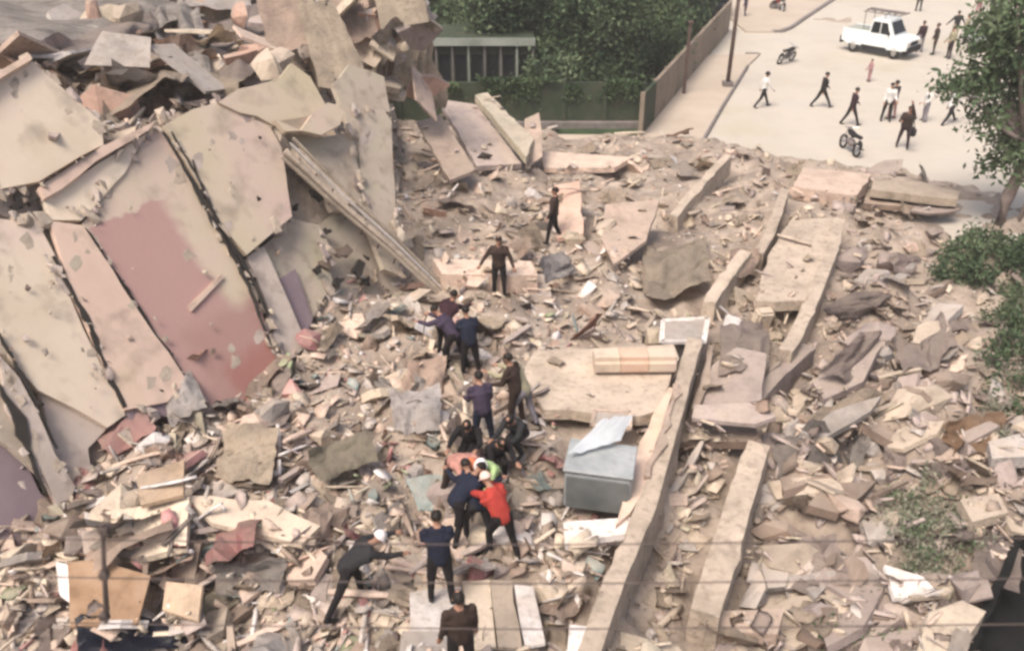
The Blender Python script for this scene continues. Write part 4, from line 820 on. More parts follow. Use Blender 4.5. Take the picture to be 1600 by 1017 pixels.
ORD = ['nearest', 'second nearest', 'third nearest', 'fourth nearest', 'fifth nearest', 'sixth nearest', 'seventh nearest', 'eighth nearest', 'ninth nearest', 'tenth nearest']
CW = {'cream': 'cream', 'pink': 'dusty pink', 'beige': 'beige', 'mauve': 'mauve', 'grey': 'grey', 'white': 'whitish', 'brown': 'brown', 'terracotta': 'terracotta', 'olive': 'olive', 'dark': 'blackened', 'tan': 'tan', 'rose': 'deep rose', 'teal': 'dull teal', 'moss': 'moss green'}
SW = {'slab_fragment': 'broken slab piece', 'board_fragment': 'flat board piece', 'concrete_chunk': 'concrete lump', 'splintered_plank': 'plank', 'torn_sheet': 'crumpled sheet', 'bent_rod': 'bent rod', 'loose_brick': 'brick'}
CAT_ = {'slab_fragment': 'slab piece', 'board_fragment': 'board', 'concrete_chunk': 'concrete lump', 'splintered_plank': 'plank', 'torn_sheet': 'sheet', 'bent_rod': 'rod', 'loose_brick': 'brick'}
SIZES = {'slab_fragment': (.38, 1.2, 250), 'board_fragment': (.35, .9, 180), 'concrete_chunk': (.4, 1.3, 230), 'splintered_plank': (.7, 1.7, 90), 'torn_sheet': (.45, 1.4, 270), 'bent_rod': (.8, 1.8, 45), 'loose_brick': (.22, .34, 90)}
heap = []
for ki, (k, (s0, s1, n)) in enumerate(SIZES.items()):
    r = random.Random(100 + ki); px, py, P = heap_points(int(n * 2.4), 40 + ki)
    for x, y, p in list(zip(px, py, P))[:n]:
        z = zone(x, y, p[2])
        if z == 'mass' and k == 'bent_rod': continue
        cols, wts = ZC[z]; c = r.choices(cols, wts)[0]
        if k == 'splintered_plank': c = r.choice(['brown', 'beige', 'cream', 'mauve', 'pink', 'beige', 'grey'])
        if k == 'bent_rod': c = 'brown'
        if k == 'loose_brick': c = r.choice(['terracotta', 'pink', 'beige', 'grey'])
        s = s0 + (s1 - s0) * r.random() ** 1.8
        if z == 'mass': s *= 1.5
        if z in ('upper', 'right') : s *= .95
        steep = {'slab_fragment': .38, 'board_fragment': .5, 'concrete_chunk': .5, 'splintered_plank': .22, 'torn_sheet': .4, 'bent_rod': .4, 'loose_brick': .6}[k]
        o = bpy.data.objects.new(k, r.choice(PROTO[k])); C.objects.link(o)
        o.location = (p[0], p[1], p[2] + s * {'concrete_chunk': .08, 'torn_sheet': .14, 'slab_fragment': .12}.get(k, .1))
        yaw = r.gauss(0, .5) if (z in ('upper',) and r.random() < .6) else r.uniform(0, 6.28)
        o.rotation_euler = (r.gauss(0, steep), r.gauss(0, steep), yaw); o.scale = (s, s * r.uniform(.7, 1.1), s * r.uniform(.8, 1.2))
        o.material_slots[0].link = 'OBJECT'; o.material_slots[0].material = M[c]
        heap.append((o, k, c, np.array(o.location), z))
# wreckage standing up over the top of the block and hanging down its garden side
r = random.Random(909)
for k_i in range(95):
    x, y = (r.uniform(-20, 450), r.uniform(0, 175)) if k_i < 50 else (r.uniform(555, 668), r.uniform(-5, 150)) if k_i < 76 else (r.uniform(430, 640), r.uniform(0, 200))
    k = r.choice(['slab_fragment', 'concrete_chunk', 'slab_fragment', 'torn_sheet', 'board_fragment']); s = r.uniform(.7, 1.9)
    if k_i < 50 or k_i >= 76: q = hits(np.array([x]), np.array([y]))[0] + np.array([0, 0, r.uniform(.3, 1.1)])
    else: d = ray(x, y); q = EYE + d * (r.uniform(31.2, 32.6) / d[1])
    if k_i >= 76: d = ray(x, y); q = EYE + d * (min(q[1], 31) / d[1])
    if k_i >= 76 and y > 150: continue
    c = r.choice(['pink', 'cream', 'beige', 'mauve', 'white', 'grey', 'terracotta'] if k_i < 76 else ['pink', 'cream', 'white', 'beige'])
    o = bpy.data.objects.new(k, r.choice(PROTO[k])); C.objects.link(o); o.location = q; st = .9 if k_i >= 50 else .6
    o.rotation_euler = (r.gauss(0, st) + (.7 if k_i >= 50 else 0), r.gauss(0, st), r.uniform(0, 6.28)); o.scale = (s, s * r.uniform(.7, 1.1), s * r.uniform(.9, 1.4)); o.material_slots[0].link = 'OBJECT'; o.material_slots[0].material = M[c]
    heap.append((o, k, c, np.array(o.location), 'mass'))
# big dusty lumps half buried on the right
px, py, P = heap_points(1500, 777); n_ = 0
for x, y, p in zip(px, py, P):
    if zone(x, y, p[2]) != 'right' or n_ > 75 or (x > 1380 and 720 < y < 900): continue
    n_ += 1; k = r.choice(['concrete_chunk', 'concrete_chunk', 'slab_fragment']); s = r.uniform(1.0, 2.1); c = r.choice(['mauve', 'beige', 'mauve', 'brown', 'grey'])
    o = bpy.data.objects.new(k, r.choice(PROTO[k])); C.objects.link(o); o.location = (p[0], p[1], p[2] + (.02 if k == 'concrete_chunk' else .16)); o.rotation_euler = (r.gauss(0, .2), r.gauss(0, .2), r.gauss(.35, .5)); o.scale = (s, s * r.uniform(.5, .8), s * .75); o.material_slots[0].link = 'OBJECT'; o.material_slots[0].material = M[c]
    heap.append((o, k, c, np.array(o.location), 'right'))
# say which one: rank each among its look-alikes by distance to the nearest landmark
near = {}
for o, k, c, p, z in heap:
    d = [(np.linalg.norm(p[:2] - w_[:2]), i) for i, (n_, w_) in enumerate(MARKW)]; dm, i = min(d)
    m_ = MARKW[i][1]; side = ('left of' if p[0] < m_[0] else 'right of') if abs(p[0] - m_[0]) > abs(p[1] - m_[1]) else ('behind' if p[1] > m_[1] else 'in front of')
    near.setdefault((k, c, i, side), []).append((dm, o))
for (k, c, i, side), lst in near.items():
    lst.sort(key=lambda q: q[0])
    for j, (dm, o) in enumerate(lst):
        tag(o, '%s %s %s %s, %s' % (CW[c], SW[k], side, MARKS[i][0], ORD[min(j, 9)]) if len(lst) > 1 else '%s %s lying %s %s' % (CW[c], SW[k], side, MARKS[i][0]), CAT_[k], 'loose %ss in the heap' % SW[k])

# the small stuff nobody could count: real pieces joined into a few meshes
def debris(name, n, kinds, s0, s1, seed, label, pw=2.2, lift=.3, steep=.5, clear=True):
    r = np.random.default_rng(seed); px, py, P = heap_points(n, seed, clear, .15)
    zs = [zone(a, b, c[2]) for a, b, c in zip(px, py, P)]; names = list(PAL); ci = np.array([names.index(random.Random(seed + i).choices(*[ZC[z][0], ZC[z][1]])[0]) for i, z in enumerate(zs)])
    pk = r.integers(0, len(kinds), len(P)); VV, LL, LT, MI = [], [], [], []; base = 0
    tpl = []
    for k in kinds:
        for me in PROTO[k][:6]:
            v = np.array([x.co for x in me.vertices]); lp = np.array([x.vertex_index for x in me.loops]); lt = np.array([q.loop_total for q in me.polygons]); tpl.append((k, v, lp, lt))
    ti = r.integers(0, len(tpl), len(P)); sz = s0 + (s1 - s0) * r.random(len(P)) ** pw; ang = r.uniform(0, 6.28, len(P)); tx = r.normal(0, steep, len(P)); ty = r.normal(0, steep, len(P))
    for i in range(len(P)):
        k, v, lp, lt = tpl[ti[i]]; m = np.array(Euler((tx[i], ty[i], ang[i])).to_matrix()); s = sz[i] * (2.2 if k in ('splintered_plank', 'bent_rod') else 1)
        VV.append((v * s) @ m.T + P[i] + (0, 0, sz[i] * lift)); LL.append(lp + base); base += len(v); LT.append(lt); MI.append(np.full(len(lt), ci[i]))
    V = np.concatenate(VV); Lp = np.concatenate(LL); Lt = np.concatenate(LT); Mi = np.concatenate(MI)
    me = bpy.data.meshes.new(name); me.vertices.add(len(V)); me.vertices.foreach_set('co', V.ravel()); me.loops.add(len(Lp)); me.loops.foreach_set('vertex_index', Lp)
    me.polygons.add(len(Lt)); me.polygons.foreach_set('loop_start', np.concatenate([[0], np.cumsum(Lt)[:-1]])); me.polygons.foreach_set('loop_total', Lt)
    for c in names: me.materials.append(M[c])
    me.polygons.foreach_set('material_index', Mi); me.update()
    o = bpy.data.objects.new(name, me); C.objects.link(o); return tag(o, label, 'rubble', kind='stuff')
debris('rubble_debris', 10500, ['slab_fragment', 'board_fragment', 'torn_sheet', 'splintered_plank'], .14, .5, 301, 'broken plaster, board and tile pieces strewn over the heap')
debris('gravel_debris', 20000, ['concrete_chunk', 'loose_brick', 'slab_fragment'], .05, .2, 302, 'small lumps and crumbs of masonry between the larger pieces', lift=.15)
debris('crumb_debris', 6000, ['concrete_chunk', 'slab_fragment', 'torn_sheet'], .025, .10, 305, 'fine crumbs lying on slabs, beams and earth', lift=.1, clear=False)
debris('stick_debris', 1500, ['splintered_plank', 'bent_rod', 'board_fragment'], .12, .4, 303, 'thin sticks, laths and wires caught in the heap', steep=.35)
# ------------------------------------------------------------------ people
def seg_rings(bm, a, b, ra, rb, lat=(1, 0, 0), sx=1.0, n=12):
    """tapered, rounded limb from A to B; SX widens it along LAT"""
    a, b = Vector(a), Vector(b); d = (b - a); L = d.length; d = d.normalized() if L > 1e-5 else Vector((0, 0, 1))
    l = Vector(lat); l = (l - d * l.dot(d)); l = l.normalized() if l.length > .05 else d.orthogonal().normalized(); f = d.cross(l)
    prof = []
    for k in (1.0, .75, .4): c = math.cos(k * math.pi / 2); prof.append((a - d * ra * math.sin(k * math.pi / 2), max(ra * c, 1e-4)))
    prof.append((a, ra)); prof.append((a + (b - a) * .5, (ra + rb) / 2)); prof.append((b, rb))
    for k in (.4, .75, 1.0): c = math.cos(k * math.pi / 2); prof.append((b + d * rb * math.sin(k * math.pi / 2), max(rb * c, 1e-4)))
    rings = [[bm.verts.new(p + (l * math.cos(t) * sx + f * math.sin(t)) * r) for t in [2 * math.pi * k / n for k in range(n)]] for p, r in prof]
    for A, B in zip(rings, rings[1:]):
        for k in range(n): bm.faces.new((A[k], A[(k + 1) % n], B[(k + 1) % n], B[k]))
    bm.faces.new(rings[0][::-1]); bm.faces.new(rings[-1])
def rx(v, a): return Vector((v[0], v[1] * math.cos(a) - v[2] * math.sin(a), v[1] * math.sin(a) + v[2] * math.cos(a)))
def ry(v, a): return Vector((v[0] * math.cos(a) + v[2] * math.sin(a), v[1], -v[0] * math.sin(a) + v[2] * math.cos(a)))
def person(loc, face, pose, top, legs, label, head='hair', shoe='black', h=1.72, vox=.016, group=None, sleeve=True, face_parts=True, build=1.13):
    """FACE: heading in degrees (0 looks away from the camera, 90 to the left, 180 to the camera). POSE: degrees.
    lean, side; tl/tr thigh forward, kl/kr knee bend, ol/or_ thigh out; al/ar arm forward, bl/br arm out, el/er elbow bend; hd head down"""
    g = lambda k, d=0: R(pose.get(k, d)); k_ = h / 1.72; bones = []   # (a, b, ra, rb, tag, sx)
    hip = Vector((0, 0, 0)); lean = g('lean'); sd_ = g('side')
    T = lambda v: ry(rx(Vector(v), -lean), sd_)
    waist = T((0, 0, .14)); chest = T((0, .015, .36)); neck = T((0, .01, .52)); up = T((0, 0, 1))
    bones += [(hip + Vector((0, 0, -.03)), waist, .115, .108, 'legs' if False else 'top', 1.38), (waist, chest, .108, .122, 'top', 1.42), (chest, T((0, 0, .46)), .122, .075, 'top', 1.9), (T((0, 0, .44)), T((0, .012, .57)), .062, .055, 'skin', 1)]
    hd = lean + g('hd'); H = lambda v: neck + ry(rx(Vector(v), -hd), sd_) 
    bones += [(H((0, .02, .15)), H((0, .015, .20)), .088, .092, 'skin', .86), (H((0, .05, .085)), H((0, .06, .09)), .05, .045, 'skin', .9), (H((0, .108, .15)), H((0, .128, .13)), .014, .018, 'skin', 1)]
    for s in (-1, 1): bones.append((H((s * .082, .01, .15)), H((s * .088, 0, .17)), .018, .02, 'skin', .5))
    feet = []; hands = []
    for s, t, kn, ou in ((-1, g('tl'), g('kl'), g('ol', 4)), (1, g('tr'), g('kr'), g('or_', 4))):
        j = hip + Vector((s * .095, 0, -.03)); th = ry(rx(Vector((0, 0, -.43)), t), -s * ou); knee = j + th
        shn = ry(rx(Vector((0, 0, -.41)), t - kn), -s * ou * .6); ank = knee + shn
        ft = ry(rx(Vector((0, .16, 0)), max(-.6, min(.25, (t - kn) * .7))), 0)
        bones += [(j, knee, .098, .07, 'legs', 1.05), (knee, ank, .068, .052, 'legs', 1), (ank + Vector((0, -.03, -.045)), ank + ft + Vector((0, 0, -.05)), .042, .032, 'shoe', 1.1)]
        feet.append(ank.z - .09)
    for s, af, ao, eb, ro in ((-1, g('al', 5), g('bl', 8), g('el', 15), g('rl')), (1, g('ar', 5), g('br', 8), g('er', 15), g('rr'))):
        sh_ = T((s * .185, 0, .45)); ua = ry(rx(Vector((0, 0, -.29)), af), -s * ao); el = sh_ + ua
        fa = ry(rx(Vector((0, 0, -.25)), af + eb), -s * (ao - ro)); wr = el + fa; dn = fa.normalized(); 
        bones += [(sh_, el, .06, .049, 'top', 1), (el, wr, .047, .034, 'top' if sleeve else 'skin', 1)]
        lat = dn.cross(Vector((0, 1, 0))) if abs(dn.y) < .9 else Vector((1, 0, 0)); lat.normalize(); nr = dn.cross(lat).normalized()
        pm = wr + dn * .085; bones.append((wr + dn * .01, pm, .028, .03, 'skin', 1.35))
        for q, (of, ln) in enumerate(((-.032, .06), (-.011, .075), (.011, .07), (.031, .055))):
            f0 = pm + lat * of * 1.1; f1 = f0 + dn * ln * .55 + nr * .012; f2 = f1 + (dn * .7 + nr * .7).normalized() * ln * .5
            bones += [(f0, f1, .0125, .0115, 'skin', 1), (f1, f2, .0115, .01, 'skin', 1)]
        bones.append((wr + dn * .03 - lat * .03 * s, wr + dn * .085 - lat * .062 * s + nr * .02, .014, .012, 'skin', 1))
    dz = -min(feet); bm = bmesh.new()
    for a, b, ra, rb, tg, sx in bones:
        if tg in ('top',) : ra *= 1.08 * build; rb *= 1.08 * build
        seg_rings(bm, a, b, ra, rb, (1, 0, 0), sx, 10)
    # shirt hem and hips
    seg_rings(bm, hip + Vector((-.055, 0, -.03)), hip + Vector((.055, 0, -.03)), .122, .122, (0, 0, 1), 1, 10)
    me = bpy.data.meshes.new('body'); bm.to_mesh(me); bm.free(); o = bpy.data.objects.new('body', me); C.objects.link(o)
    md = o.modifiers.new('r', 'REMESH'); md.mode = 'VOXEL'; md.voxel_size = vox; ms = o.modifiers.new('s', 'SMOOTH'); ms.iterations = 2; ms.factor = .5
    dg = bpy.context.evaluated_depsgraph_get(); m2 = bpy.data.meshes.new_from_object(o.evaluated_get(dg)); o.modifiers.clear(); old = o.data; o.data = m2; bpy.data.meshes.remove(old)
    n = len(m2.polygons); cen = np.empty(n * 3); m2.polygons.foreach_get('center', cen); cen = cen.reshape(-1, 3); best = np.full(n, 9.); idx = np.zeros(n, int)
    MT = {'skin': 0, 'top': 1, 'legs': 2, 'shoe': 3}
    for a, b, ra, rb, tg, sx in bones:
        a = np.array(a); b = np.array(b); ab = b - a; t = np.clip(((cen - a) @ ab) / max(ab @ ab, 1e-8), 0, 1); q = cen - a - t[:, None] * ab; q[:, 0] /= max(1, sx); d = np.linalg.norm(q, axis=1) - (ra + (rb - ra) * t)
        k = d < best; best[k] = d[k]; idx[k] = MT[tg]
    for x in ('skin', top, legs, shoe): m2.materials.append(M[x])
    # shirt ends at the hips
    m2.polygons.foreach_set('material_index', idx); m2.polygons.foreach_set('use_smooth', np.ones(n, bool)); m2.update()
    v = np.empty(len(m2.vertices) * 3); m2.vertices.foreach_get('co', v); v = v.reshape(-1, 3)
    fold = vnoise(v[:, 0] * 14 + v[:, 1] * 9, v[:, 2] * 11, 31)[:, None] * .014; c2 = v.mean(0); out = v - c2; out /= np.linalg.norm(out, axis=1)[:, None] + 1e-6
    hdm = np.linalg.norm(v - np.array(H((0, .02, .16))), axis=1) > .16; v = v + out * fold * hdm[:, None]; v[:, 2] += dz; v *= k_; m2.vertices.foreach_set('co', v.ravel()); m2.update()
    root = empty('person', loc, R(face)); tag(root, label, 'person', group); o.parent = root
    # hair, cap or helmet as a shell over the head
    off = Vector((0, 0, dz)); hc = H((0, .005, .185))
    bm = bmesh.new(); bmesh.ops.create_uvsphere(bm, u_segments=14, v_segments=10, radius=1)
    big = 1.2 if head != 'hair' else 1.08
    rotm = (Matrix.Rotation(sd_, 4, 'Y') @ Matrix.Rotation(-hd, 4, 'X'))
    dele = [q for q in bm.verts if q.co.z < (-.28 if head == 'hair' else -.12) and q.co.y > -.2 or q.co.z < -.55]
    bmesh.ops.delete(bm, geom=dele, context='VERTS'); bmesh.ops.solidify(bm, geom=bm.faces[:], thickness=.05)
    bmesh.ops.transform(bm, matrix=Matrix.Scale(k_, 4) @ Matrix.Translation(hc + off) @ rotm @ Matrix.Diagonal((.083 * big, .102 * big, .096 * big, 1)), verts=bm.verts)
    if head not in ('hair',):
        bm2 = bm; rr_ = bmesh.ops.create_cone(bm2, segments=14, radius1=.13, radius2=.12, depth=.015, cap_ends=True)['verts']
        bmesh.ops.transform(bm2, matrix=Matrix.Scale(k_, 4) @ Matrix.Translation(hc + off) @ rotm @ Matrix.Translation((0, .02, .0)), verts=rr_)
    bobj('hair' if head == 'hair' else 'helmet', bm, 'hair' if head == 'hair' else head, root, True)
    if face_parts:
        for s in (-1, 1):
            bm = bmesh.new(); bmesh.ops.create_uvsphere(bm, u_segments=6, v_segments=5, radius=.011 * k_); e = bobj('eye', bm, 'black', root); e.location = (H((s * .033, .103, .165)) + off) * k_
        bm = bmesh.new(); box(bm, (0, 0, 0), (.045, .01, .008)); e = bobj('mouth', bm, 'plaster_red', root); e.location = (H((0, .103, .095)) + off) * k_; e.rotation_euler = (-hd, 0, 0)
    return root
for n_, c_ in {'navy': (.012, .015, .03), 'darkcloth': (.013, .011, .012), 'charcoal': (.025, .024, .026), 'red': (.34, .04, .03), 'salmon': (.42, .21, .17), 'green_vest': (.36, .48, .22), 'brown_cloth': (.04, .025, .02), 'maroon': (.035, .015, .02), 'white_cloth': (.62, .6, .57),
               'grey_cloth': (.22, .2, .22), 'khaki': (.3, .27, .18), 'rosy_cloth': (.36, .2, .2), 'purple_cloth': (.05, .036, .06), 'helmet_white': (.75, .68, .66), 'helmet_orange': (.6, .2, .1), 'helmet_pink': (.72, .5, .42)}.items():
    mat(n_, [sh(c_, .75), c_, sh(c_, 1.2)], scale=4, bump=.35, bscale=22, var=0, rough=.85)
WALK = dict(tl=28, tr=-22, kl=6, kr=18, al=-20, ar=22, el=20, er=25, lean=5)
WALK2 = dict(tl=-24, tr=30, kl=14, kr=4, al=24, ar=-20, el=25, er=15, lean=4)
STAND = dict(tl=3, tr=-3, kl=3, kr=3)
IDLE = dict(tl=4, tr=-2, kl=6, kr=4, al=15, ar=10, el=55, er=30, ol=6, or_=8)
BEND = dict(lean=72, tl=18, tr=-12, kl=25, kr=8, al=75, ar=60, el=10, er=20, hd=-25, ol=8, or_=12)
REACH = dict(lean=48, tl=25, tr=-8, kl=35, kr=12, al=65, ar=60, el=30, er=30, hd=5, ol=8, or_=8)
CROUCH = dict(lean=38, tl=98, tr=80, kl=125, kr=112, al=60, ar=55, el=40, er=35, hd=0, ol=16, or_=16)
UP = dict(tl=6, tr=-8, kl=5, kr=4, al=150, ar=20, el=25, er=85, bl=18, br=20, ol=8, or_=10)
GRP = 'rescuers on the heap'
PP = [((690,938), 10, dict(STAND, al=28, ar=30, el=42, er=40, lean=12, ol=6, or_=6), 'navy', 'darkcloth', 'person in navy jacket and dark trousers standing with back turned at the bottom', 'hair', {}),
      ((548,950), -62, dict(BEND, lean=58, tl=30, kr=4, tr=-30, hd=0), 'charcoal', 'darkcloth', 'bending person in charcoal top with pale helmet at the bottom left of the group', 'helmet_white', {}),
      ((722,1062), 20, STAND, 'brown_cloth', 'darkcloth', 'person in dark brown top cut off by the bottom edge', 'hair', {}),
      ((785,872), 35, dict(REACH, lean=42), 'red', 'darkcloth', 'rescuer in red jacket and pinkish helmet leaning over the hole', 'helmet_pink', {}),
      ((715,846), -50, dict(REACH, lean=50), 'navy', 'darkcloth', 'stooping person in navy left of the rescuer in red', 'hair', {}),
      ((748,850), 30, dict(REACH, lean=35), 'navy', 'charcoal', 'navy-clad person squeezed between stooping companion and rescuer in red', 'hair', {}),
      ((768,800), 160, dict(REACH, lean=40), 'green_vest', 'darkcloth', 'stooping person in pale green vest above the rescuer in red', 'helmet_white', {}),
      ((712,782), 215, dict(REACH, lean=60), 'salmon', 'brown_cloth', 'leaning person in salmon top beside the pale green vest', 'helmet_orange', {}),
      ((738,722), 170, dict(CROUCH, bl=40, br=40, lean=30), 'darkcloth', 'darkcloth', 'crouching person in black with arms spread above the rescue group', 'hair', {}),
      ((755,702), 20, dict(IDLE, lean=15), 'purple_cloth', 'navy', 'person in dark purple standing behind the crouching one in black', 'hair', {}),
      ((772,742), 200, dict(CROUCH), 'darkcloth', 'darkcloth', 'small crouching dark figure right of the one with arms spread', 'hair', {}),
      ((806,668), 60, dict(IDLE, lean=14), 'brown_cloth', 'brown_cloth', 'person in dark brown standing alone between the groups', 'hair', {}),
      ((818,668), 60, dict(REACH, lean=30), 'khaki', 'grey_cloth', 'person in khaki partly behind the one in dark brown', 'hair', {}),
      ((814,708), 150, dict(CROUCH), 'charcoal', 'charcoal', 'crouching charcoal figure below the one in dark brown', 'hair', {}),
      ((735,590), 20, dict(IDLE, lean=18), 'navy', 'darkcloth', 'right-hand person of the dark-clad pair in the middle of the heap', 'hair', {}),
      ((712,578), 60, dict(REACH, lean=44, al=60), 'purple_cloth', 'darkcloth', 'left-hand stooping person of the dark-clad pair', 'hair', {}),
      ((694,560), -30, dict(BEND, lean=50), 'maroon', 'darkcloth', 'bending figure just left of the dark-clad pair', 'hair', {}),
      ((780,462), 175, dict(STAND, bl=26, br=34, al=10, ar=5, el=20, er=25), 'brown_cloth', 'darkcloth', 'person with arms slightly out on the grey-brown slab in the upper middle', 'hair', {'h': 1.7}),
      ((864,382), 80, dict(WALK, lean=-4, tl=14, tr=-8, al=10, ar=-5), 'brown_cloth', 'darkcloth', 'person in dark brown standing highest on the rubble, by the terracotta panel', 'hair', {'h': 1.82})]
for px, fc, po, tp, lg, lb, hd_, kw in PP:
    zz = {780: 1.77, 690: 2.02, 722: 2.05}.get(px[0]); person(tuple(G(*px, .04) if zz is None else atV(*px, zz)), fc, po, tp, lg, lb, hd_, group=GRP, **kw)
ST = 'people in the street'
SP = [((1190,168), -80, WALK, 'white_cloth', 'darkcloth', 'person in white shirt and black trousers striding, leftmost of three walkers', 'black', {}),
      ((1282,168), -85, WALK2, 'darkcloth', 'darkcloth', 'middle of three walkers, striding in all dark clothes', 'hair', {}),
      ((1327,196), -88, dict(WALK2, tl=-18, tr=24), 'maroon', 'darkcloth', 'walker in long dark top just above the parked motorcycle', 'hair', {}),
      ((1409,232), 160, dict(UP), 'brown_cloth', 'maroon', 'stocky person in brown with one arm raised and a bag at the hip', 'hair', {'h': 1.85, 'build': 1.35}),
      ((1383,190), 170, IDLE, 'white_cloth', 'darkcloth', 'person in white top with dark trousers behind the stocky one', 'hair', {}),
      ((1391,186), 30, IDLE, 'darkcloth', 'rosy_cloth', 'dark-clad person pressed between the white top and the stocky one', 'hair', {}),
      ((1435,82), 10, STAND, 'maroon', 'grey_cloth', 'person in dark top and grey trousers right of the pickup', 'hair', {}),
      ((1457,86), 80, STAND, 'brown_cloth', 'brown_cloth', 'slim person in brown standing between two darker ones', 'hair', {}),
      ((1489,64), 0, dict(STAND, bl=38, br=38), 'charcoal', 'khaki', 'person with arms spread holding something pale', 'hair', {}),
      ((1481,92), 100, IDLE, 'khaki', 'maroon', 'person in khaki partly hidden by the tree', 'hair', {}),
      ((1505,70), 60, IDLE, 'khaki', 'darkcloth', 'person in pale yellow-green beside the parked car', 'hair', {}),
      ((1434,18), 0, STAND, 'darkcloth', 'darkcloth', 'dark figure cut off by the top edge right of the pickup', 'hair', {}),
      ((1526,28), 20, STAND, 'rosy_cloth', 'rosy_cloth', 'person in rosy clothes at the top edge by the tree', 'hair', {}),
      ((1547,30), 20, STAND, 'darkcloth', 'darkcloth', 'dark figure at the top edge beside the tree crown', 'hair', {}),
      ((1163,28), 90, STAND, 'purple_cloth', 'purple_cloth', 'slim purple-clad figure near the utility pole at the top', 'hair', {'h': 1.55}),
      ((1480,194), -70, dict(WALK, tl=40, lean=20), 'white_cloth', 'darkcloth', 'striding figure in patterned white under the tree crown', 'hair', {}),
      ((1357,128), 100, IDLE, 'rosy_cloth', 'rosy_cloth', 'faint rosy figure in front of the pickup, left one', 'hair', {'h': 1.2}),
      ((1443,190), 100, IDLE, 'white_cloth', 'grey_cloth', 'pale figure between the stocky person and the tree', 'hair', {'h': 1.6})]
for px, fc, po, tp, lg, lb, hd_, kw in SP:
    q = at(*px, 0); person((q[0], q[1], .005), fc, po, tp, lg, lb, hd_, group=ST, vox=.02, face_parts=False, **{'h': 1.82, **kw})
q = at(1424, 208, .9); bm = bmesh.new(); box(bm, (0, 0, 0), (.2, .38, .36)); bmesh.ops.bevel(bm, geom=bm.edges[:], offset=.05, segments=2, affect='EDGES'); tube(bm, [(0, -.15, .15), (-.1, 0, .65), (0, .15, .15)], .02, 6)
o = bobj('shoulder_bag', bm, 'black'); o.location = (q[0] + .05, q[1], .95); tag(o, 'black bag hanging at the hip of the stocky person in brown', 'bag')

# ------------------------------------------------------------------ vehicles
def lathe_y(bm, prof, n=20):
    rings = [[bm.verts.new((r * math.cos(t), y, r * math.sin(t))) for t in [2 * math.pi * k / n for k in range(n)]] for r, y in prof]
    for A, B in zip(rings, rings[1:]):
        for k in range(n): bm.faces.new((A[k], A[(k + 1) % n], B[(k + 1) % n], B[k]))
    bm.faces.new(rings[0][::-1]); bm.faces.new(rings[-1])
def wheel(parent, x, y, r=.36, w_=.22):
    bm = bmesh.new(); lathe_y(bm, [(r * .55, -w_ / 2), (r * .9, -w_ / 2), (r, -w_ / 3), (r, w_ / 3), (r * .9, w_ / 2), (r * .55, w_ / 2)]); t = bobj('wheel', bm, 'rubber', parent, True); t.location = (x, y, r)
    bm = bmesh.new(); lathe_y(bm, [(r * .2, -w_ * .53), (r * .5, -w_ * .56), (r * .58, -w_ * .5), (r * .58, w_ * .5), (r * .5, w_ * .56), (r * .2, w_ * .53)], 12); bobj('rim', bm, 'chrome', t)
def profile(bm, pts, w_, inset=None):
    """side profile (x, z) swept across the width; INSET narrows points above z by a factor"""
    L_ = [bm.verts.new((x, w_ / 2 * (inset(z) if inset else 1), z)) for x, z in pts]; R_ = [bm.verts.new((x, -w_ / 2 * (inset(z) if inset else 1), z)) for x, z in pts]
    bm.faces.new(L_); bm.faces.new(R_[::-1])
    for i in range(len(pts)): j = (i + 1) % len(pts); bm.faces.new((L_[i], R_[i], R_[j], L_[j]))
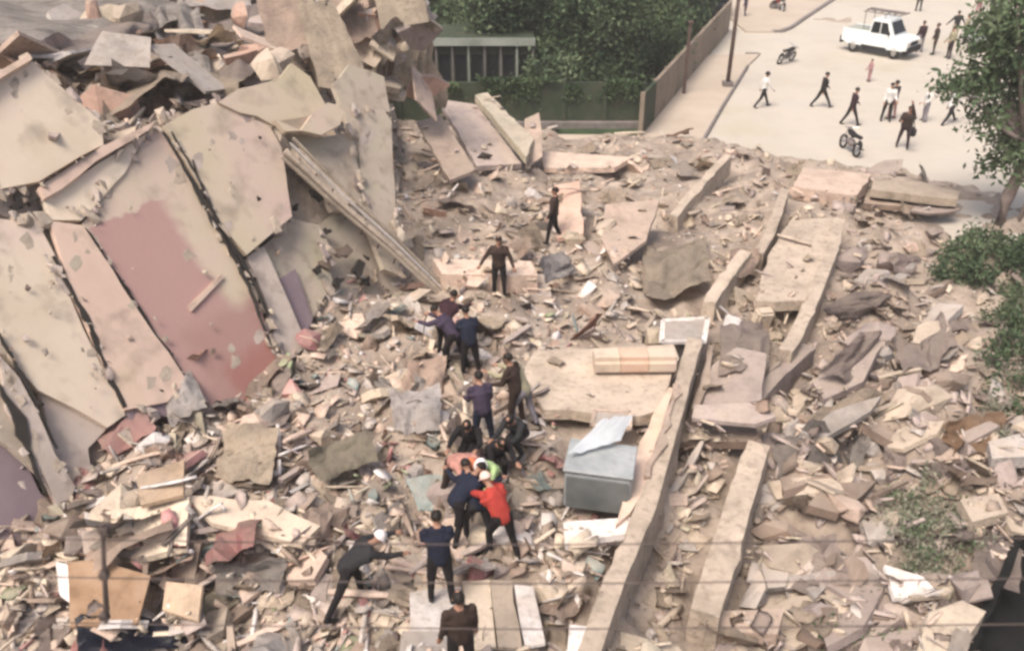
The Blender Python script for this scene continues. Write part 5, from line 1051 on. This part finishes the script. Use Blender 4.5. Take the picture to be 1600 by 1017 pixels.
def pickup(loc, rz):
    r = tag(empty('pickup_truck', loc, rz), 'white pickup truck with roof rack parked on the forecourt', 'pickup truck')
    ins = lambda z: 1 if z < 1.0 else 1 - (z - 1.0) * .18
    bm = bmesh.new(); profile(bm, [(-2.6,.55),(-2.6,1.02),(-.55,1.05),(.95,1.06),(2.3,.96),(2.45,.8),(2.45,.5),(2.0,.42),(1.1,.42),(-1.1,.42),(-2.0,.42)], 1.8); bmesh.ops.bevel(bm, geom=bm.edges[:], offset=.025, segments=2, affect='EDGES'); bobj('body', bm, 'paint_white', r)
    bm = bmesh.new(); profile(bm, [(-.6,1.02),(-.5,1.72),(-.2,1.80),(.75,1.76),(1.35,1.03)], 1.7, ins); bmesh.ops.bevel(bm, geom=bm.edges[:], offset=.025, segments=2, affect='EDGES'); cab_ = bobj('cab', bm, 'paint_white', r)
    for s in (-1, 1):
        for (x0, x1, x2, x3) in ((-.45, .22, .18, -.38), (.3, 1.02, .68, .26)):
            bm = bmesh.new(); y0 = s * .862; y1 = s * .775; extrude_poly(bm, [(x0, y0, 1.12), (x1, y0, 1.12), (x2, y1, 1.64), (x3, y1, 1.64)], (0, s * .012, 0)); bobj('window', bm, 'glass_dark', cab_)
    bm = bmesh.new(); extrude_poly(bm, [(1.29, .72, 1.14), (1.29, -.72, 1.14), (.86, -.62, 1.68), (.86, .62, 1.68)], (.02, 0, .012)); bobj('windscreen', bm, 'glass_dark', cab_)
    bm = bmesh.new(); box(bm, (-1.58, 0, 1.07), (1.9, 1.5, .06)); bobj('bed_cover', bm, 'fascia', r)
    for s in (-1, 1):
        bm = bmesh.new(); box(bm, (-1.58, s * .84, 1.1), (1.98, .07, .1)); bobj('bed_rail', bm, 'paint_white', r)
        for x in (-1.6, 1.55): wheel(r, x, s * .78, .37); 
        bm = bmesh.new(); box(bm, (0, s * .9, .42), (1.9, .05, .14)); bobj('side_step', bm, 'black', r)
        bm = bmesh.new(); box(bm, (2.43, s * .68, .78), (.06, .3, .18)); bobj('headlight', bm, 'lamp_glass', r)
        bm = bmesh.new(); box(bm, (-2.6, s * .78, .85), (.05, .16, .3)); bobj('tail_light', bm, 'red', r)
        bm = bmesh.new(); box(bm, (.98, s * .98, 1.18), (.1, .18, .14)); bobj('mirror', bm, 'black', r)
    bm = bmesh.new(); box(bm, (2.5, 0, .5), (.14, 1.7, .26)); bobj('bumper', bm, 'black', r)
    bm = bmesh.new(); box(bm, (-2.66, 0, .56), (.14, 1.7, .34)); bobj('bumper', bm, 'black', r)
    bm = bmesh.new(); box(bm, (2.46, 0, .78), (.04, .9, .2)); bobj('grille', bm, 'black', r)
    rk = tag(bobj('roof_rack', (lambda b: (box(b, (0, .6, 2.02), (2.6, .04, .04)), box(b, (0, -.6, 2.02), (2.6, .04, .04)), [box(b, (x, 0, 2.02), (.05, 1.5, .04)) for x in (-1.3, -.8, -.2, .3, .8, 1.3)], [box(b, (x, s * .6, 1.6), (.04, .04, .86)) for x in (-1.2, .3) for s in (-1, 1)]) and b)(bmesh.new()), 'kerb', r))
    bm = bmesh.new(); [box(bm, (.1, y, 2.08), (3.0, .05, .06)) for y in (-.25, .2)]; [box(bm, (x, -.02, 2.08), (.04, .45, .04)) for x in np.linspace(-1.2, 1.4, 9)]; o = bobj('ladder', bm, 'kerb', r)
    return r
q = at(1373, 84, 0); pk = pickup((q[0], q[1], 0), R(-46)); pk.scale = (.82, 1.02, 1.2)
def car(loc, rz, m, label, name='parked_car', van=False):
    r = tag(empty(name, loc, rz), label, 'van' if van else 'car'); top = 2.0 if van else 1.45
    bm = bmesh.new(); profile(bm, [(-2.1,.35),(-2.15,.9),(-1.9,1.0),(.9,1.0),(1.95,.88),(2.1,.6),(2.05,.35)], 1.72); bmesh.ops.bevel(bm, geom=bm.edges[:], offset=.06, segments=2, affect='EDGES'); bobj('body', bm, m, r, True)
    ins = lambda z: 1 if z < 1.05 else 1 - (z - 1.0) * .3
    bm = bmesh.new(); profile(bm, [(-1.95 if van else -1.7,.98),(-1.8 if van else -1.2,top),(.2,top),(1.0,.98)], 1.6, ins); bmesh.ops.bevel(bm, geom=bm.edges[:], offset=.06, segments=2, affect='EDGES'); cb_ = bobj('cabin', bm, m, r, True)
    k = 1 - (top - .1 - 1) * .3
    bm = bmesh.new(); extrude_poly(bm, [(.97, .7, 1.06), (.97, -.7, 1.06), (.33, -.6 * k, top - .12), (.33, .6 * k, top - .12)], (.03, 0, .02)); bobj('windscreen', bm, 'glass_dark', cb_)
    for s in (-1, 1):
        bm = bmesh.new(); extrude_poly(bm, [(-1.35, s * .79, 1.06), (.7, s * .79, 1.06), (.15, s * .8 * k, top - .14), (-1.1, s * .8 * k, top - .14)], (0, s * .012, 0)); bobj('window', bm, 'glass_dark', cb_)
        for x in (-1.3, 1.3): wheel(r, x, s * .76, .32)
        bm = bmesh.new(); box(bm, (2.05, s * .6, .7), (.08, .3, .14)); bobj('headlight', bm, 'lamp_glass', r)
    bm = bmesh.new(); box(bm, (-2.1, 0, .45), (.12, 1.6, .24)); bobj('bumper', bm, 'black', r); return r
q = at(1555, 75, 0); car((q[0], q[1], 0), R(-145), 'cabinet_grey', 'grey car with white roof half hidden behind the street tree')
q = at(1126, 28, 0); car((q[0], q[1] + 1.6, .12), R(80), 'paint_navy', 'dark vehicle cut off by the top edge beside the utility pole', 'parked_van', True)
def motorcycle(loc, rz, label, tilt=.12):
    r = tag(empty('motorcycle', loc, rz), label, 'motorcycle'); r.rotation_euler = (0, tilt, rz)
    for y in (-.62, .62):
        bm = bmesh.new(); seg = [(0, y + math.cos(t) * .27, .3 + math.sin(t) * .27) for t in [2 * math.pi * k / 20 for k in range(21)]]; tube(bm, seg, .05, 8, cap=False); wv = bobj('wheel', bm, 'rubber', r, True)
        bm = bmesh.new(); [tube(bm, [(0, y, .3), (0, y + math.cos(t) * .25, .3 + math.sin(t) * .25)], .008, 4) for t in [2 * math.pi * k / 8 for k in range(8)]]; tube(bm, [(-.06, y, .3), (.06, y, .3)], .05, 8); bobj('spokes', bm, 'chrome', wv)
    bm = bmesh.new(); seg_rings(bm, (0, -.05, .78), (0, .28, .84), .13, .12, (1, 0, 0), 1.1); bobj('fuel_tank', bm, 'black', r, True)
    bm = bmesh.new(); seg_rings(bm, (0, -.62, .84), (0, -.12, .80), .08, .09, (1, 0, 0), 1.4); bobj('seat', bm, 'black', r, True)
    bm = bmesh.new(); seg_rings(bm, (0, -.1, .45), (0, .2, .48), .17, .14, (1, 0, 0), .9); bobj('engine', bm, 'kerb', r, True)
    bm = bmesh.new(); [tube(bm, [(s * .07, .62, .3), (s * .07, .42, .95)], .022, 6) for s in (-1, 1)]; tube(bm, [(-.34, .30, 1.03), (-.12, .42, .98), (.12, .42, .98), (.34, .30, 1.03)], .018, 6); bobj('handlebar', bm, 'chrome', r)
    bm = bmesh.new(); tube(bm, [(.13, .1, .35), (.15, -.4, .32), (.16, -.85, .4)], .04, 8); bobj('exhaust', bm, 'chrome', r)
    bm = bmesh.new(); bmesh.ops.create_uvsphere(bm, u_segments=10, v_segments=8, radius=.09); o = bobj('headlight', bm, 'lamp_glass', r, True); o.location = (0, .5, .88)
    bm = bmesh.new(); tube(bm, [(0, -.9, .5), (0, -.8, .66), (0, -.62, .68)], .06, 6); bobj('mudguard', bm, 'black', r)
    return r
q = at(1325, 238, 0); motorcycle((q[0], q[1], 0), R(8), 'dark motorcycle parked at the edge of the rubble below the walkers')
q = at(1226, 98, 0); motorcycle((q[0], q[1], 0), R(-48), 'grey motorcycle leaning over, left of the pickup', .3)
q = at(1213, 18, 0); motorcycle((q[0], q[1], 0), R(20), 'far motorcycle under the rider in red')
person((q[0], q[1] - .05, .12), 20, dict(lean=12, tl=75, tr=75, kl=85, kr=85, ol=15, or_=15, al=50, ar=50, el=20, er=20), 'red', 'maroon', 'rider in red seated on the far motorcycle at the top', 'hair', group=ST, vox=.02, face_parts=False)

# ------------------------------------------------------------------ dust in the air
bm = bmesh.new(); box(bm, (0, 222, 4.7), (620, 580, 18.6)); hz = bmesh.new()
o = bobj('haze', bm, None); tag(o, 'thin dust haze over the collapse site', kind='stuff'); hz.free()
m = bpy.data.materials.new('haze'); m.use_nodes = True; t = m.node_tree; t.nodes.remove(t.nodes['Principled BSDF'])
pv = t.nodes.new('ShaderNodeVolumePrincipled'); pv.inputs['Color'].default_value = (.95, .93, .9, 1); pv.inputs['Density'].default_value = .0011; pv.inputs['Anisotropy'].default_value = .2
t.links.new(pv.outputs[0], t.nodes['Material Output'].inputs['Volume']); o.data.materials.append(m)
